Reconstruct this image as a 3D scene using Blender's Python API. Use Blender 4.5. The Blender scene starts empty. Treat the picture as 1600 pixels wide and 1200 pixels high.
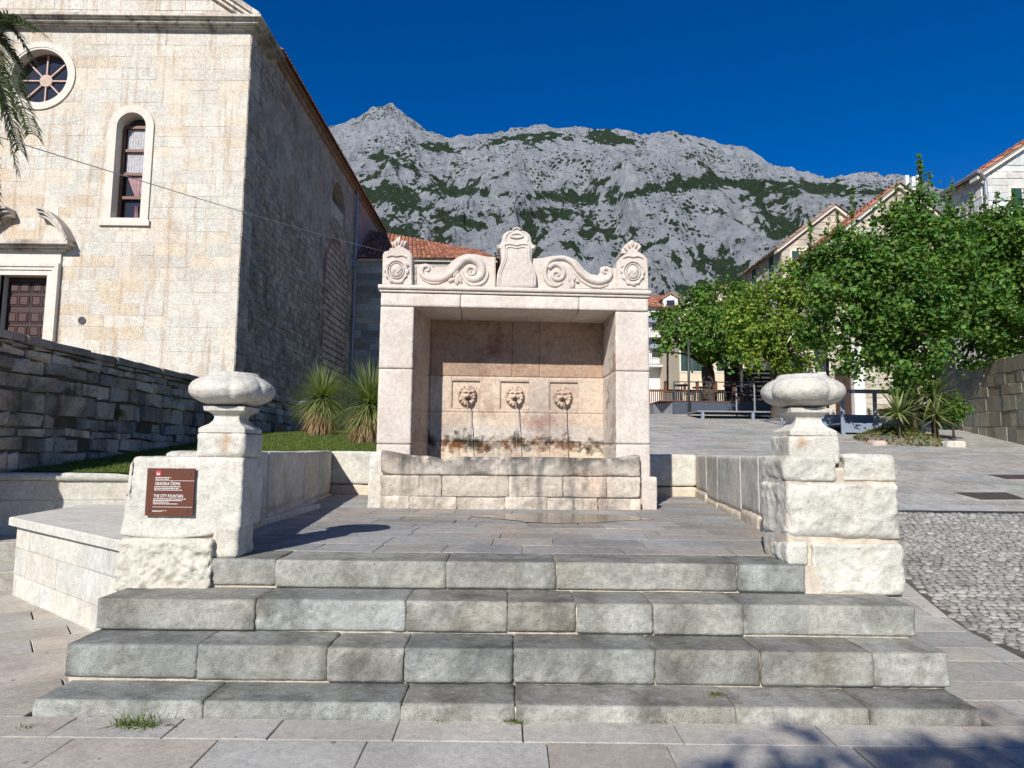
import bpy, math, random
import numpy as np
rnd = random.Random(7); rs = np.random.RandomState(11)
S = bpy.context.scene
# ---------------------------------------------------------------- camera
FPX = 1050.0; CH = 1.55
_p = math.atan(104.5/FPX); _r = math.radians(.6)
U0 = np.array([0, -math.sin(_p), math.cos(_p)]); FW = np.array([0, math.cos(_p), math.sin(_p)]); XA = np.array([1., 0, 0])
CR = math.cos(_r)*XA + math.sin(_r)*U0; CU = -math.sin(_r)*XA + math.cos(_r)*U0; CO = np.array([0, 0, CH])
cam = bpy.data.objects.new('camera', bpy.data.cameras.new('camera')); S.collection.objects.link(cam)
from mathutils import Matrix, Vector
cam.matrix_world = Matrix(((CR[0], CU[0], -FW[0], 0), (CR[1], CU[1], -FW[1], 0), (CR[2], CU[2], -FW[2], CH), (0, 0, 0, 1)))
cam.data.sensor_width = 36; cam.data.lens = FPX/1600*36; cam.data.clip_end = 20000; cam.data.clip_start = .05
S.camera = cam
# ---------------------------------------------------------------- world, sun, exposure
SAZ = math.radians(19.2); SEL = math.radians(33.5)
w = bpy.data.worlds.new('World'); S.world = w; w.use_nodes = True
nt = w.node_tree; bg = nt.nodes['Background']
sky = nt.nodes.new('ShaderNodeTexSky'); sky.sky_type = 'NISHITA'; sky.sun_disc = False
sky.sun_elevation = SEL; sky.sun_rotation = math.pi+SAZ; sky.altitude = 300; sky.air_density = 1.0; sky.dust_density = .0; sky.ozone_density = 6.0
hs = nt.nodes.new('ShaderNodeHueSaturation'); hs.inputs['Saturation'].default_value = 1.32; hs.inputs['Hue'].default_value = .513; nt.links.new(sky.outputs[0], hs.inputs['Color']); nt.links.new(hs.outputs[0], bg.inputs[0]); bg.inputs[1].default_value = .084
ld = bpy.data.lights.new('sun', 'SUN'); ld.energy = 5.0; ld.angle = math.radians(.53); ld.color = (1, .962, .90)
sun = bpy.data.objects.new('sun', ld); S.collection.objects.link(sun)
sd = Vector((math.sin(SAZ)*math.cos(SEL), math.cos(SAZ)*math.cos(SEL), -math.sin(SEL)))
sun.rotation_euler = sd.to_track_quat('-Z', 'Y').to_euler(); sun.location = (-20, -60, 50)
S.view_settings.view_transform = 'Standard'; S.view_settings.look = 'None'; S.view_settings.exposure = 0.24; S.view_settings.gamma = 1
S.render.engine = 'CYCLES'; S.cycles.max_bounces = 8; S.cycles.diffuse_bounces = 4; S.cycles.transparent_max_bounces = 8
# ---------------------------------------------------------------- measuring helpers (pixel of the photo -> point on a plane)
def ray(u, v): return FW + CR*(u-800)/FPX + CU*(600-v)/FPX
def onY(u, v, y): d = ray(u, v); return CO + d*(y/d[1])
def onZ(u, v, z): d = ray(u, v); return CO + d*((z-CH)/d[2])
def onX(u, v, x): d = ray(u, v); return CO + d*(x/d[0])
# ---------------------------------------------------------------- numpy noise
def _h(ix, iy, iz, seed):
    n = (ix.astype(np.int64)*374761393 + iy.astype(np.int64)*668265263 + iz.astype(np.int64)*2147483647 + seed*1442695041) & 0xffffffff
    n = ((n ^ (n >> 13))*1274126177) & 0xffffffff
    n = (n ^ (n >> 16))
    n = (n*2246822519) & 0xffffffff; n = n ^ (n >> 15)
    return n/4294967295.0
def noise(P, s=1.0, seed=0):
    Q = np.asarray(P, float)*s + 1000.37; I = np.floor(Q); f = Q-I; I = I.astype(np.int64); f = f*f*f*(f*(f*6-15)+10)
    x, y, z = I[:, 0], I[:, 1], I[:, 2]; r = 0
    for a in (0, 1):
        wx = f[:, 0] if a else 1-f[:, 0]
        for b in (0, 1):
            wy = f[:, 1] if b else 1-f[:, 1]
            for c in (0, 1):
                wz = f[:, 2] if c else 1-f[:, 2]
                r = r + wx*wy*wz*_h(x+a, y+b, z+c, seed)
    return r*2-1
def fbm(P, s=1.0, o=4, seed=0, g=.5):
    r = 0; a = 1; t = 0
    for i in range(o): r = r + a*noise(P, s*2**i, seed+i); t += a; a *= g
    return r/t
# ---------------------------------------------------------------- mesh helpers
class MB:
    def __init__(s): s.v = []; s.f = []; s.t = []; s.n = 0
    def add(s, V, F, tint=(1, 1, 1)):
        V = np.asarray(V, float).reshape(-1, 3); s.v.append(V)
        if isinstance(F, np.ndarray): F = (F+s.n).tolist()
        else: F = [[i+s.n for i in f] for f in F]
        s.f.extend(F)
        T = np.asarray(tint, float)
        if T.ndim == 1: T = np.tile(T, (len(V), 1))
        s.t.append(T); s.n += len(V)
    def build(s, name, mat, parent=None, base=None, smooth=False):
        V = np.concatenate(s.v); T = np.concatenate(s.t)
        o = np.array(parent.matrix_world.translation) if parent is not None and parent.type == 'EMPTY' else None
        if parent is not None and parent.type != 'EMPTY': o = np.array(parent['_o'])
        loc = None
        if parent is None:
            loc = np.array(base if base is not None else (0, 0, 0), float); o = loc
        me = bpy.data.meshes.new(name); VL = V-o
        if len(s.f) and all(len(q) == len(s.f[0]) for q in s.f[:1]) and (np.array([len(q) for q in s.f]) == len(s.f[0])).all():
            k = len(s.f[0]); A = np.array(s.f, np.int32)
            me.vertices.add(len(VL)); me.vertices.foreach_set('co', VL.astype(np.float32).ravel())
            me.loops.add(A.size); me.loops.foreach_set('vertex_index', A.ravel())
            me.polygons.add(len(A)); me.polygons.foreach_set('loop_start', np.arange(0, A.size, k, dtype=np.int32))
            me.polygons.foreach_set('loop_total', np.full(len(A), k, np.int32)); me.update(calc_edges=True)
        else:
            me.from_pydata(VL.tolist(), [], s.f); me.update()
        me.polygons.foreach_set('use_smooth', np.full(len(me.polygons), bool(smooth)))
        ca = me.color_attributes.new('tint', 'FLOAT_COLOR', 'POINT')
        C4 = np.ones((len(V), 4), np.float32); C4[:, :T.shape[1]] = T; ca.data.foreach_set('color', C4.ravel())
        me.materials.append(mat)
        ob = bpy.data.objects.new(name, me); S.collection.objects.link(ob)
        if parent is not None: ob.parent = parent; ob['_o'] = [float(x) for x in o]
        else: ob.location = loc; ob['_o'] = [float(x) for x in loc]
        return ob
    # --- primitives
    def box(s, a, b, fr=None, tint=(1, 1, 1)):
        a = np.array(a, float); b = np.array(b, float)
        V = np.array([[(a, b)[i][0], (a, b)[j][1], (a, b)[k][2]] for i in (0, 1) for j in (0, 1) for k in (0, 1)])
        if fr: V = fr(V)
        s.add(V, [[0, 1, 3, 2], [4, 6, 7, 5], [0, 4, 5, 1], [2, 3, 7, 6], [0, 2, 6, 4], [1, 5, 7, 3]], tint)
    def prism(s, poly, h0, h1, fr, tint=(1, 1, 1), bev=0.0):
        """poly: 2-D points; fr maps (n,3) of (a,b,h) to world; h1 is the front."""
        P = np.array(poly, float); n = len(P)
        L0 = np.c_[P, np.full(n, h0)]
        rings = [L0]
        if bev > 0:
            c = P.mean(0); d = P-c; l = np.linalg.norm(d, axis=1, keepdims=True)
            rings += [np.c_[P, np.full(n, h1-bev*np.sign(h1-h0))], np.c_[c+d*(1-np.minimum(.4, bev*1.3/np.maximum(l, 1e-6))), np.full(n, h1)]]
        else: rings += [np.c_[P, np.full(n, h1)]]
        V = np.concatenate(rings); F = []
        for k in range(len(rings)-1):
            for i in range(n): j = (i+1) % n; F.append([k*n+i, k*n+j, (k+1)*n+j, (k+1)*n+i])
        F.append([(len(rings)-1)*n+i for i in range(n)]); F.append([i for i in range(n)][::-1])
        s.add(fr(V), F, tint)
    def tube(s, pts, rad, k=8, flat=None, tint=(1, 1, 1), closed=False, up=(0, 0, 1)):
        P = np.array(pts, float); n = len(P); R = np.full(n, rad) if np.isscalar(rad) else np.array(rad, float)
        T = np.gradient(P, axis=0) if not closed else (np.roll(P, -1, 0)-np.roll(P, 1, 0))
        T /= np.maximum(np.linalg.norm(T, axis=1, keepdims=True), 1e-9)
        upv = np.array(up, float); V = []
        A = np.cross(T, upv); l = np.linalg.norm(A, axis=1, keepdims=True)
        A = np.where(l < 1e-3, np.cross(T, np.array([1., .01, 0])), A); A /= np.maximum(np.linalg.norm(A, axis=1, keepdims=True), 1e-9)
        B = np.cross(A, T)
        fl = flat or 1.0
        for j in range(k):
            a = 2*math.pi*j/k; V.append(P + A*(R*math.cos(a))[:, None] + B*(R*fl*math.sin(a))[:, None])
        V = np.stack(V, 1).reshape(-1, 3); F = []
        m = n if closed else n-1
        for i in range(m):
            i2 = (i+1) % n
            for j in range(k): j2 = (j+1) % k; F.append([i*k+j, i*k+j2, i2*k+j2, i2*k+j])
        if not closed: F.append([j for j in range(k)][::-1]); F.append([(n-1)*k+j for j in range(k)])
        s.add(V, F, tint)
    def lathe(s, prof, c, k=24, tint=(1, 1, 1), fn=None):
        prof = np.array(prof, float); n = len(prof); V = []
        for r, z in prof:
            for j in range(k):
                a = 2*math.pi*j/k; q = r*(fn(a, z) if fn else 1); V.append([c[0]+q*math.cos(a), c[1]+q*math.sin(a), c[2]+z])
        F = [[i*k+j, i*k+(j+1) % k, (i+1)*k+(j+1) % k, (i+1)*k+j] for i in range(n-1) for j in range(k)]
        F.append([j for j in range(k)][::-1]); F.append([(n-1)*k+j for j in range(k)])
        s.add(V, F, tint)
    def blob(s, c, r, k=10, tint=(1, 1, 1), fr=None, rot=0):
        V = []; n = k
        for i in range(n+1):
            t = math.pi*i/n
            for j in range(k): a = 2*math.pi*j/k; V.append([r[0]*math.sin(t)*math.cos(a), r[1]*math.sin(t)*math.sin(a), r[2]*math.cos(t)])
        V = np.array(V)
        if rot: q = V.copy(); V[:, 0] = q[:, 0]*math.cos(rot)-q[:, 2]*math.sin(rot); V[:, 2] = q[:, 0]*math.sin(rot)+q[:, 2]*math.cos(rot)
        V = V+np.array(c)
        if fr: V = fr(V)
        s.add(V, [[i*k+j, i*k+(j+1) % k, (i+1)*k+(j+1) % k, (i+1)*k+j] for i in range(n) for j in range(k)], tint)
    def rock(s, a, b, cell=.03, rad=.02, amp=.006, ns=14., seed=0, fr=None, tint=(1, 1, 1), tvar=.1, chip=0., post=None, famp=None, top=None, spots=()):
        """a stone block: rounded edges, real surface relief. famp = amplitude on vertical faces."""
        a = np.array(a, float); b = np.array(b, float); d = b-a; N = np.maximum(2, np.ceil(d/cell).astype(int))
        Vs = []; Fs = []; n = 0
        for ax in range(3):
            o = [i for i in range(3) if i != ax]
            g0 = np.linspace(a[o[0]], b[o[0]], N[o[0]]+1); g1 = np.linspace(a[o[1]], b[o[1]], N[o[1]]+1)
            A, B = np.meshgrid(g0, g1, indexing='ij')
            for sd_ in (0, 1):
                P = np.zeros((A.size, 3)); P[:, o[0]] = A.ravel(); P[:, o[1]] = B.ravel(); P[:, ax] = (a, b)[sd_][ax]
                m0, m1 = len(g0), len(g1); idx = np.arange(m0*m1).reshape(m0, m1)
                q = np.stack([idx[:-1, :-1], idx[1:, :-1], idx[1:, 1:], idx[:-1, 1:]], -1).reshape(-1, 4)
                if (sd_ == 0) ^ (ax == 1): q = q[:, ::-1]
                Vs.append(P); Fs.append(q+n); n += len(P)
        V = np.concatenate(Vs); F = np.concatenate(Fs)
        _, ui, inv = np.unique(np.round(V, 5), axis=0, return_index=True, return_inverse=True)
        V = V[ui]; F = inv.reshape(-1)[F]
        rr = min(rad, d.min()*.45)
        rv = rr*(1+chip*3*np.maximum(0, fbm(V, 3.1, 2, seed+9)))[:, None] if chip else rr
        rv = np.minimum(rv, d.min()*.45)
        I = np.clip(V, a+rv, b-rv); dv = V-I; l = np.linalg.norm(dv, axis=1, keepdims=True); nn = dv/np.maximum(l, 1e-9)
        am = np.full(len(V), amp)
        if famp is not None: am = amp+(famp-amp)*np.clip(1-np.abs(nn[:, 2])*1.5, 0, 1)
        h = fbm(V+seed*3.7, ns, 4, seed)
        V2 = I+nn*(rv) + nn*(h*am)[:, None] + nn*(fbm(V+seed, 2.2, 2, seed+5)*am*.8)[:, None]
        T = np.array(tint)[None, :]*(1+tvar*fbm(V+seed*1.3, 2.5, 3, seed+3)[:, None])*(1+.12*np.clip(h, -1, 1)[:, None])
        if top is not None: T = T*(1-np.clip((nn[:, 2]-.3)*2, 0, 1)*(1-top))[:, None]
        for (sx_, sz_, rx_, rz_, col_) in spots:
            f_ = np.exp(-((V[:, 0]-sx_)/rx_)**2-((V[:, 2]-sz_)/rz_)**2)*np.clip(fbm(V, 12, 3, 77)*2+.8, 0, 1); T = T*(1-f_[:, None]*(1-np.array(col_)[None, :]))
        if post: V2 = post(V2)
        if fr: V2 = fr(V2)
        s.add(V2, F.astype(int), T)
def thing(name, label, cat, loc=(0, 0, 0), group=None, rz=0):
    o = bpy.data.objects.new(name, None); S.collection.objects.link(o); o.location = [float(x) for x in loc]; o.rotation_euler = (0, 0, rz)
    o.empty_display_size = .1; o.matrix_world = Matrix.Translation(Vector([float(x) for x in loc]))
    o['label'] = label; o['category'] = cat
    if group: o['group'] = group
    return o
def tag(o, label, cat, group=None):
    o['label'] = label; o['category'] = cat
    if group: o['group'] = group
    return o
def struct(o, kind='structure'): o['kind'] = kind; return o
def copy_tree(o, parent=None):
    c = o.copy(); S.collection.objects.link(c)
    if parent is not None: c.parent = parent
    for ch in o.children: copy_tree(ch, c)
    return c
# ---------------------------------------------------------------- materials
def mat(name, rough=.9, spec=.3):
    m = bpy.data.materials.new(name); m.use_nodes = True; b = m.node_tree.nodes['Principled BSDF']
    b.inputs['Roughness'].default_value = rough; b.inputs['Specular IOR Level'].default_value = spec
    return m, m.node_tree, b
def N(nt, t, **k):
    n = nt.nodes.new('ShaderNode'+t)
    for a, v in k.items():
        if a.startswith('i_'):
            key = a[2:]; n.inputs[int(key) if key.isdigit() else key].default_value = v
        else: setattr(n, a, v)
    return n
def ramp(nt, src, stops):
    r = N(nt, 'ValToRGB'); e = r.color_ramp.elements
    while len(e) < len(stops): e.new(.5)
    for i, (p, c) in enumerate(stops): e[i].position = p; e[i].color = (*c, 1) if not np.isscalar(c) else (c, c, c, 1)
    nt.links.new(src, r.inputs[0]); return r.outputs[0]
def mix(nt, fac, a, b, mode='MIX'):
    n = N(nt, 'Mix', data_type='RGBA', blend_type=mode); L = nt.links
    for s_, v in ((n.inputs[0], fac), (n.inputs[6], a), (n.inputs[7], b)):
        if isinstance(v, bpy.types.NodeSocket): L.new(v, s_)
        elif np.isscalar(v): s_.default_value = v if s_ == n.inputs[0] else (v, v, v, 1)
        else: s_.default_value = (*v, 1)
    return n.outputs[2]
def stone(name, c1, c2, sc=3., stain=None, stain_amt=.5, stain_sc=1.5, streak=None, streak_amt=.5, pits=.25, pit_sc=60., bump=.25, bd=.01, rough=.92, warm=None, warm_amt=.4, grain=220., spec=.12, mott=.22, gum=0.):
    m, nt, b = mat(name, rough, spec); L = nt.links
    tc = N(nt, 'TexCoord'); co = tc.outputs['Object']
    n1 = N(nt, 'TexNoise', i_Scale=sc, i_Detail=8., i_Roughness=.65); L.new(co, n1.inputs[0])
    col = mix(nt, ramp(nt, n1.outputs[0], [(.32, 0.), (.68, 1.)]), c1, c2)
    if warm:
        n = N(nt, 'TexNoise', i_Scale=sc*.6, i_Detail=5., i_Distortion=.6); L.new(co, n.inputs[0])
        f = ramp(nt, n.outputs[0], [(.5, 0.), (.68, 1.)]); mm = N(nt, 'Math', operation='MULTIPLY', i_1=warm_amt); L.new(f, mm.inputs[0])
        col = mix(nt, mm.outputs[0], col, warm)
    if stain:
        n = N(nt, 'TexNoise', i_Scale=stain_sc, i_Detail=9., i_Roughness=.7, i_Distortion=.4); L.new(co, n.inputs[0])
        f = ramp(nt, n.outputs[0], [(.5, 0.), (.66, 1.)]); mm = N(nt, 'Math', operation='MULTIPLY', i_1=stain_amt); L.new(f, mm.inputs[0])
        col = mix(nt, mm.outputs[0], col, stain)
    if streak:
        mp = N(nt, 'Mapping'); mp.inputs[3].default_value = (1, 1, .08); L.new(co, mp.inputs[0])
        n = N(nt, 'TexNoise', i_Scale=3.2, i_Detail=7., i_Roughness=.7); L.new(mp.outputs[0], n.inputs[0])
        f = ramp(nt, n.outputs[0], [(.52, 0.), (.66, 1.)]); mm = N(nt, 'Math', operation='MULTIPLY', i_1=streak_amt); L.new(f, mm.inputs[0])
        col = mix(nt, mm.outputs[0], col, streak)
    n2 = N(nt, 'TexNoise', i_Scale=pit_sc, i_Detail=4., i_Roughness=.7); L.new(co, n2.inputs[0])
    pf = ramp(nt, n2.outputs[0], [(.30, 1.), (.43, 0.)]); mm = N(nt, 'Math', operation='MULTIPLY', i_1=pits); L.new(pf, mm.inputs[0])
    col = mix(nt, mm.outputs[0], col, tuple(x*.35 for x in c1))
    n3 = N(nt, 'TexNoise', i_Scale=grain, i_Detail=3.); L.new(co, n3.inputs[0])
    col = mix(nt, 1.0, col, ramp(nt, n3.outputs[0], [(.3, .76), (.7, 1.2)]), 'MULTIPLY')
    n4 = N(nt, 'TexNoise', i_Scale=pit_sc*.33, i_Detail=6., i_Roughness=.75, i_Distortion=.3); L.new(co, n4.inputs[0])
    col = mix(nt, 1.0, col, ramp(nt, n4.outputs[0], [(.3, 1-mott), (.7, 1+mott*.7)]), 'MULTIPLY')
    if gum:
        vo = N(nt, 'TexVoronoi', i_Scale=gum, i_Randomness=1.); L.new(co, vo.inputs['Vector']); sc_ = N(nt, 'SeparateColor'); L.new(vo.outputs['Color'], sc_.inputs[0])
        th = N(nt, 'Math', operation='MULTIPLY_ADD', i_1=.16, i_2=-.055); L.new(sc_.outputs[0], th.inputs[0]); ls = N(nt, 'Math', operation='LESS_THAN'); L.new(vo.outputs['Distance'], ls.inputs[0]); L.new(th.outputs[0], ls.inputs[1])
        mg = N(nt, 'Math', operation='MULTIPLY', i_1=.55); L.new(ls.outputs[0], mg.inputs[0]); col = mix(nt, mg.outputs[0], col, (.06, .055, .05))
    at = N(nt, 'Attribute', attribute_name='tint'); col = mix(nt, 1.0, col, at.outputs[0], 'MULTIPLY')
    L.new(col, b.inputs['Base Color'])
    if bump:
        ad = N(nt, 'Math', operation='MULTIPLY_ADD', i_1=.6); L.new(n2.outputs[0], ad.inputs[0]); L.new(n1.outputs[0], ad.inputs[2])
        ad2 = N(nt, 'Math', operation='MULTIPLY_ADD', i_1=.25); L.new(n3.outputs[0], ad2.inputs[0]); L.new(ad.outputs[0], ad2.inputs[2])
        ad3 = N(nt, 'Math', operation='MULTIPLY_ADD', i_1=.8); L.new(n4.outputs[0], ad3.inputs[0]); L.new(ad2.outputs[0], ad3.inputs[2]); ad2 = ad3
        bp = N(nt, 'Bump', i_Strength=bump, i_Distance=bd); L.new(ad2.outputs[0], bp.inputs['Height']); L.new(bp.outputs[0], b.inputs['Normal'])
    return m
def plain(name, c, rough=.6, spec=.4, metal=0., var=.15, sc=8., bump=.0):
    m, nt, b = mat(name, rough, spec); b.inputs['Metallic'].default_value = metal; L = nt.links
    tc = N(nt, 'TexCoord'); n = N(nt, 'TexNoise', i_Scale=sc, i_Detail=6., i_Roughness=.7); L.new(tc.outputs['Object'], n.inputs[0])
    col = mix(nt, 1.0, c, ramp(nt, n.outputs[0], [(.3, 1-var), (.7, 1+var)]), 'MULTIPLY')
    at = N(nt, 'Attribute', attribute_name='tint'); col = mix(nt, 1.0, col, at.outputs[0], 'MULTIPLY'); L.new(col, b.inputs['Base Color'])
    if bump: bp = N(nt, 'Bump', i_Strength=bump, i_Distance=.02); L.new(n.outputs[0], bp.inputs['Height']); L.new(bp.outputs[0], b.inputs['Normal'])
    return m
def leafmat(name, c, trans=.35, gl=.25):
    m = bpy.data.materials.new(name); m.use_nodes = True; nt = m.node_tree; nt.nodes.clear(); L = nt.links
    out = N(nt, 'OutputMaterial'); at = N(nt, 'Attribute', attribute_name='tint'); col = mix(nt, 1., c, at.outputs[0], 'MULTIPLY')
    p = N(nt, 'BsdfPrincipled', i_Roughness=.5); p.inputs['Specular IOR Level'].default_value = gl; L.new(col, p.inputs['Base Color'])
    t = N(nt, 'BsdfTranslucent'); tcol = mix(nt, 1., col, (1.3, 1.5, .5), 'MULTIPLY'); L.new(tcol, t.inputs[0])
    mx = N(nt, 'MixShader', i_0=trans); L.new(p.outputs[0], mx.inputs[1]); L.new(t.outputs[0], mx.inputs[2]); L.new(mx.outputs[0], out.inputs[0]); return m
M = {}
M['white_stone'] = stone('white_stone', (.57, .55, .48), (.68, .65, .58), 2.5, stain=(.36, .345, .31), stain_amt=.55, stain_sc=2.2, warm=(.60, .44, .30), warm_amt=.28, pits=.6, pit_sc=45., bump=.75, bd=.014)
M['fount_stone'] = stone('fountain_stone', (.55, .49, .43), (.66, .60, .53), 2.2, stain=(.48, .38, .32), stain_amt=.4, stain_sc=1.7, warm=(.58, .42, .34), warm_amt=.35, pits=.35, pit_sc=70., bump=.3, bd=.006)
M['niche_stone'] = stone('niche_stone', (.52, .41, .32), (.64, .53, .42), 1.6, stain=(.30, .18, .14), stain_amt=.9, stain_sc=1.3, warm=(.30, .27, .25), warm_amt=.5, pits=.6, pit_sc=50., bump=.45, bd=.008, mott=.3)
M['basin_stone'] = stone('basin_stone', (.47, .425, .36), (.59, .53, .445), 2.0, stain=(.25, .235, .22), stain_amt=.7, stain_sc=2.2, streak=(.13, .125, .12), streak_amt=.75, warm=(.52, .36, .26), warm_amt=.4, pits=.9, pit_sc=34., bump=.6, bd=.015)
M['step_stone'] = stone('step_stone', (.31, .31, .28), (.45, .445, .395), 2.6, stain=(.17, .165, .15), stain_amt=.75, stain_sc=2.1, warm=(.40, .35, .27), warm_amt=.35, pits=.55, pit_sc=55., bump=.85, bd=.014, mott=.3)
M['mortar'] = stone('mortar', (.55, .47, .36), (.66, .58, .46), 5., stain=(.34, .30, .25), stain_amt=.6, stain_sc=4., pits=.4, bump=.6, bd=.01)
M['paving'] = stone('paving_stone', (.38, .345, .295), (.50, .46, .395), 1.9, stain=(.25, .235, .22), stain_amt=.5, stain_sc=1.4, warm=(.42, .37, .31), warm_amt=.3, pits=.45, pit_sc=60., bump=.5, bd=.008, gum=5.5)
M['plat'] = stone('platform_stone', (.27, .26, .245), (.38, .36, .325), 1.2, stain=(.19, .185, .175), stain_amt=.5, stain_sc=.9, warm=(.40, .33, .26), warm_amt=.5, pits=.4, pit_sc=50., bump=.5, bd=.008, mott=.3, gum=4.5)
M['street'] = stone('street_stone', (.34, .325, .30), (.44, .42, .385), .9, stain=(.22, .215, .21), stain_amt=.4, stain_sc=.6, warm=(.40, .35, .30), warm_amt=.35, pits=.6, pit_sc=16., bump=.8, bd=.02, grain=60., mott=.3)
M['cobble'] = stone('cobble_stone', (.21, .205, .195), (.33, .315, .29), 2.5, stain=(.16, .15, .14), stain_amt=.5, stain_sc=3., pits=.4, pit_sc=50., bump=.4, bd=.01)
M['dirt'] = stone('joint_dirt', (.09, .08, .065), (.15, .13, .10), 6., pits=.4, bump=.5)
M['ground'] = stone('ground_earth', (.16, .14, .11), (.24, .21, .17), .5, pits=.3, bump=.3)
M['church'] = stone('church_ashlar', (.56, .52, .45), (.66, .62, .54), .9, stain=(.50, .40, .30), stain_amt=.45, stain_sc=.45, streak=(.42, .31, .21), streak_amt=.75, warm=(.60, .50, .38), warm_amt=.35, pits=.4, pit_sc=12., bump=.5, bd=.025, grain=26., mott=.13)
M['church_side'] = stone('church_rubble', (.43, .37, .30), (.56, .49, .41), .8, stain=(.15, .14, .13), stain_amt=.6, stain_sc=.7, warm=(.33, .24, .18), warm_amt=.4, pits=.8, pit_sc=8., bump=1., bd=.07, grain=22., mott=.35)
M['cornice'] = stone('cornice_stone', (.54, .50, .43), (.66, .61, .53), 1.2, stain=(.09, .085, .08), stain_amt=.75, stain_sc=.7, warm=(.42, .27, .18), warm_amt=.5, streak=(.10, .09, .085), streak_amt=.75, pits=.4, pit_sc=15., bump=.4, bd=.02, grain=60.)
M['trim'] = stone('trim_stone', (.62, .58, .50), (.70, .66, .58), 1.2, stain=(.48, .38, .28), stain_amt=.4, stain_sc=1.2, pits=.2, pit_sc=20., bump=.06, mott=.1)
M['dark_wall'] = stone('old_wall_stone', (.40, .35, .30), (.56, .50, .43), 1.3, stain=(.10, .095, .09), stain_amt=.8, stain_sc=.9, warm=(.42, .31, .24), warm_amt=.3, pits=.7, pit_sc=16., bump=.8, bd=.04, grain=60.)
M['wall_mortar'] = stone('wall_mortar_dark', (.10, .095, .085), (.17, .16, .14), 2., pits=.5, bump=.6, bd=.03)
M['ret_wall'] = stone('retaining_stone', (.36, .32, .25), (.48, .43, .34), 1.2, stain=(.2, .18, .15), stain_amt=.5, stain_sc=1.2, pits=.5, pit_sc=12., bump=.6, bd=.03, grain=60.)
M['house_stone'] = stone('house_stone', (.46, .41, .33), (.56, .50, .41), .7, stain=(.34, .3, .25), stain_amt=.5, stain_sc=.8, pits=.5, pit_sc=5., bump=.5, bd=.05, grain=30.)
M['house_white'] = stone('house_white_stone', (.60, .59, .56), (.70, .69, .66), .9, stain=(.48, .45, .4), stain_amt=.4, pits=.35, pit_sc=6., bump=.5, bd=.04, grain=30.)
M['plaster_white'] = plain('white_plaster', (.72, .72, .70), .9, .2, var=.08, sc=1.5)
M['plaster_cream'] = plain('cream_plaster', (.62, .52, .38), .9, .2, var=.1, sc=1.5)
M['plaster_pink'] = plain('pink_plaster', (.36, .27, .235), .9, .2, var=.2, sc=.8)
M['tile'] = plain('roof_tile', (.34, .15, .095), .85, .3, var=.35, sc=2.5, bump=.4)
M['tile_old'] = plain('roof_tile_old', (.30, .20, .15), .9, .3, var=.4, sc=2.5, bump=.4)
M['wood_dark'] = plain('dark_brown_wood', (.050, .026, .022), .5, .4, var=.3, sc=14.)
M['wood_frame'] = plain('window_wood', (.16, .075, .05), .5, .4, var=.2)
M['glass'] = plain('dark_glass', (.03, .032, .04), .08, .6, var=.2, sc=.7)
M['curtain'] = plain('lace_curtain', (.36, .35, .36), .9, .1, var=.25, sc=9.)
M['curtain_pink'] = plain('pink_curtain', (.36, .23, .24), .9, .1, var=.25, sc=9.)
M['metal_blue'] = plain('blue_grey_steel', (.22, .26, .33), .45, .5, var=.1)
M['metal_dark'] = plain('dark_steel', (.045, .045, .05), .5, .5, var=.2)
M['skirt'] = plain('stage_skirt_panel', (.055, .065, .09), .6, .4, var=.15)
M['zinc'] = plain('zinc_pipe', (.30, .31, .33), .45, .5, metal=.4, var=.2)
M['bronze'] = plain('bronze_spout', (.05, .042, .035), .35, .6, metal=.6, var=.3)
M['shutter'] = plain('green_shutter', (.02, .06, .045), .6, .3, var=.2)
M['rust_wood'] = plain('brown_deck_wood', (.16, .07, .04), .7, .3, var=.3, sc=6.)
M['sign'] = plain('sign_brown', (.115, .038, .022), .55, .25, var=.05)
M['sign_white'] = plain('sign_lettering', (.75, .73, .68), .5, .3, var=.02)
M['sign_red'] = plain('sign_emblem_red', (.55, .05, .07), .5, .3, var=.02)
M['cover'] = plain('cast_cover', (.075, .06, .055), .6, .3, var=.3)
M['cable'] = plain('cable_grey', (.55, .53, .50), .6, .3)
M['bark'] = plain('tree_bark', (.085, .065, .048), .95, .1, var=.4, sc=9., bump=.8)
M['leaf'] = leafmat('mulberry_leaf', (.092, .18, .034))
M['leaf_mid'] = leafmat('plane_leaf', (.105, .20, .034))
M['leaf_yel'] = leafmat('yellowing_leaf', (.175, .26, .042))
M['palm'] = leafmat('palm_leaf', (.075, .10, .035), .2)
M['yucca'] = leafmat('yucca_leaf', (.13, .185, .06), .2)
M['dry'] = leafmat('dry_leaf', (.42, .30, .19), .15)
M['spiky'] = leafmat('spiky_leaf', (.21, .25, .11), .25)
M['grass'] = leafmat('grass_blade', (.12, .16, .035), .3)
M['shrub'] = leafmat('shrub_leaf', (.15, .15, .035), .3)
# glassy water
m, nt, b = mat('water', .03, .5); b.inputs['Base Color'].default_value = (.9, .95, .95, 1); b.inputs['Transmission Weight'].default_value = .95; b.inputs['IOR'].default_value = 1.33; M['water'] = m
m, nt, b = mat('wet_stone', .18, .5); M['wet'] = m
tc = N(nt, 'TexCoord'); n = N(nt, 'TexNoise', i_Scale=3., i_Detail=8., i_Roughness=.7); nt.links.new(tc.outputs['Object'], n.inputs[0])
nt.links.new(ramp(nt, n.outputs[0], [(.35, (.09, .075, .055)), (.65, (.17, .145, .11))]), b.inputs['Base Color'])
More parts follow.
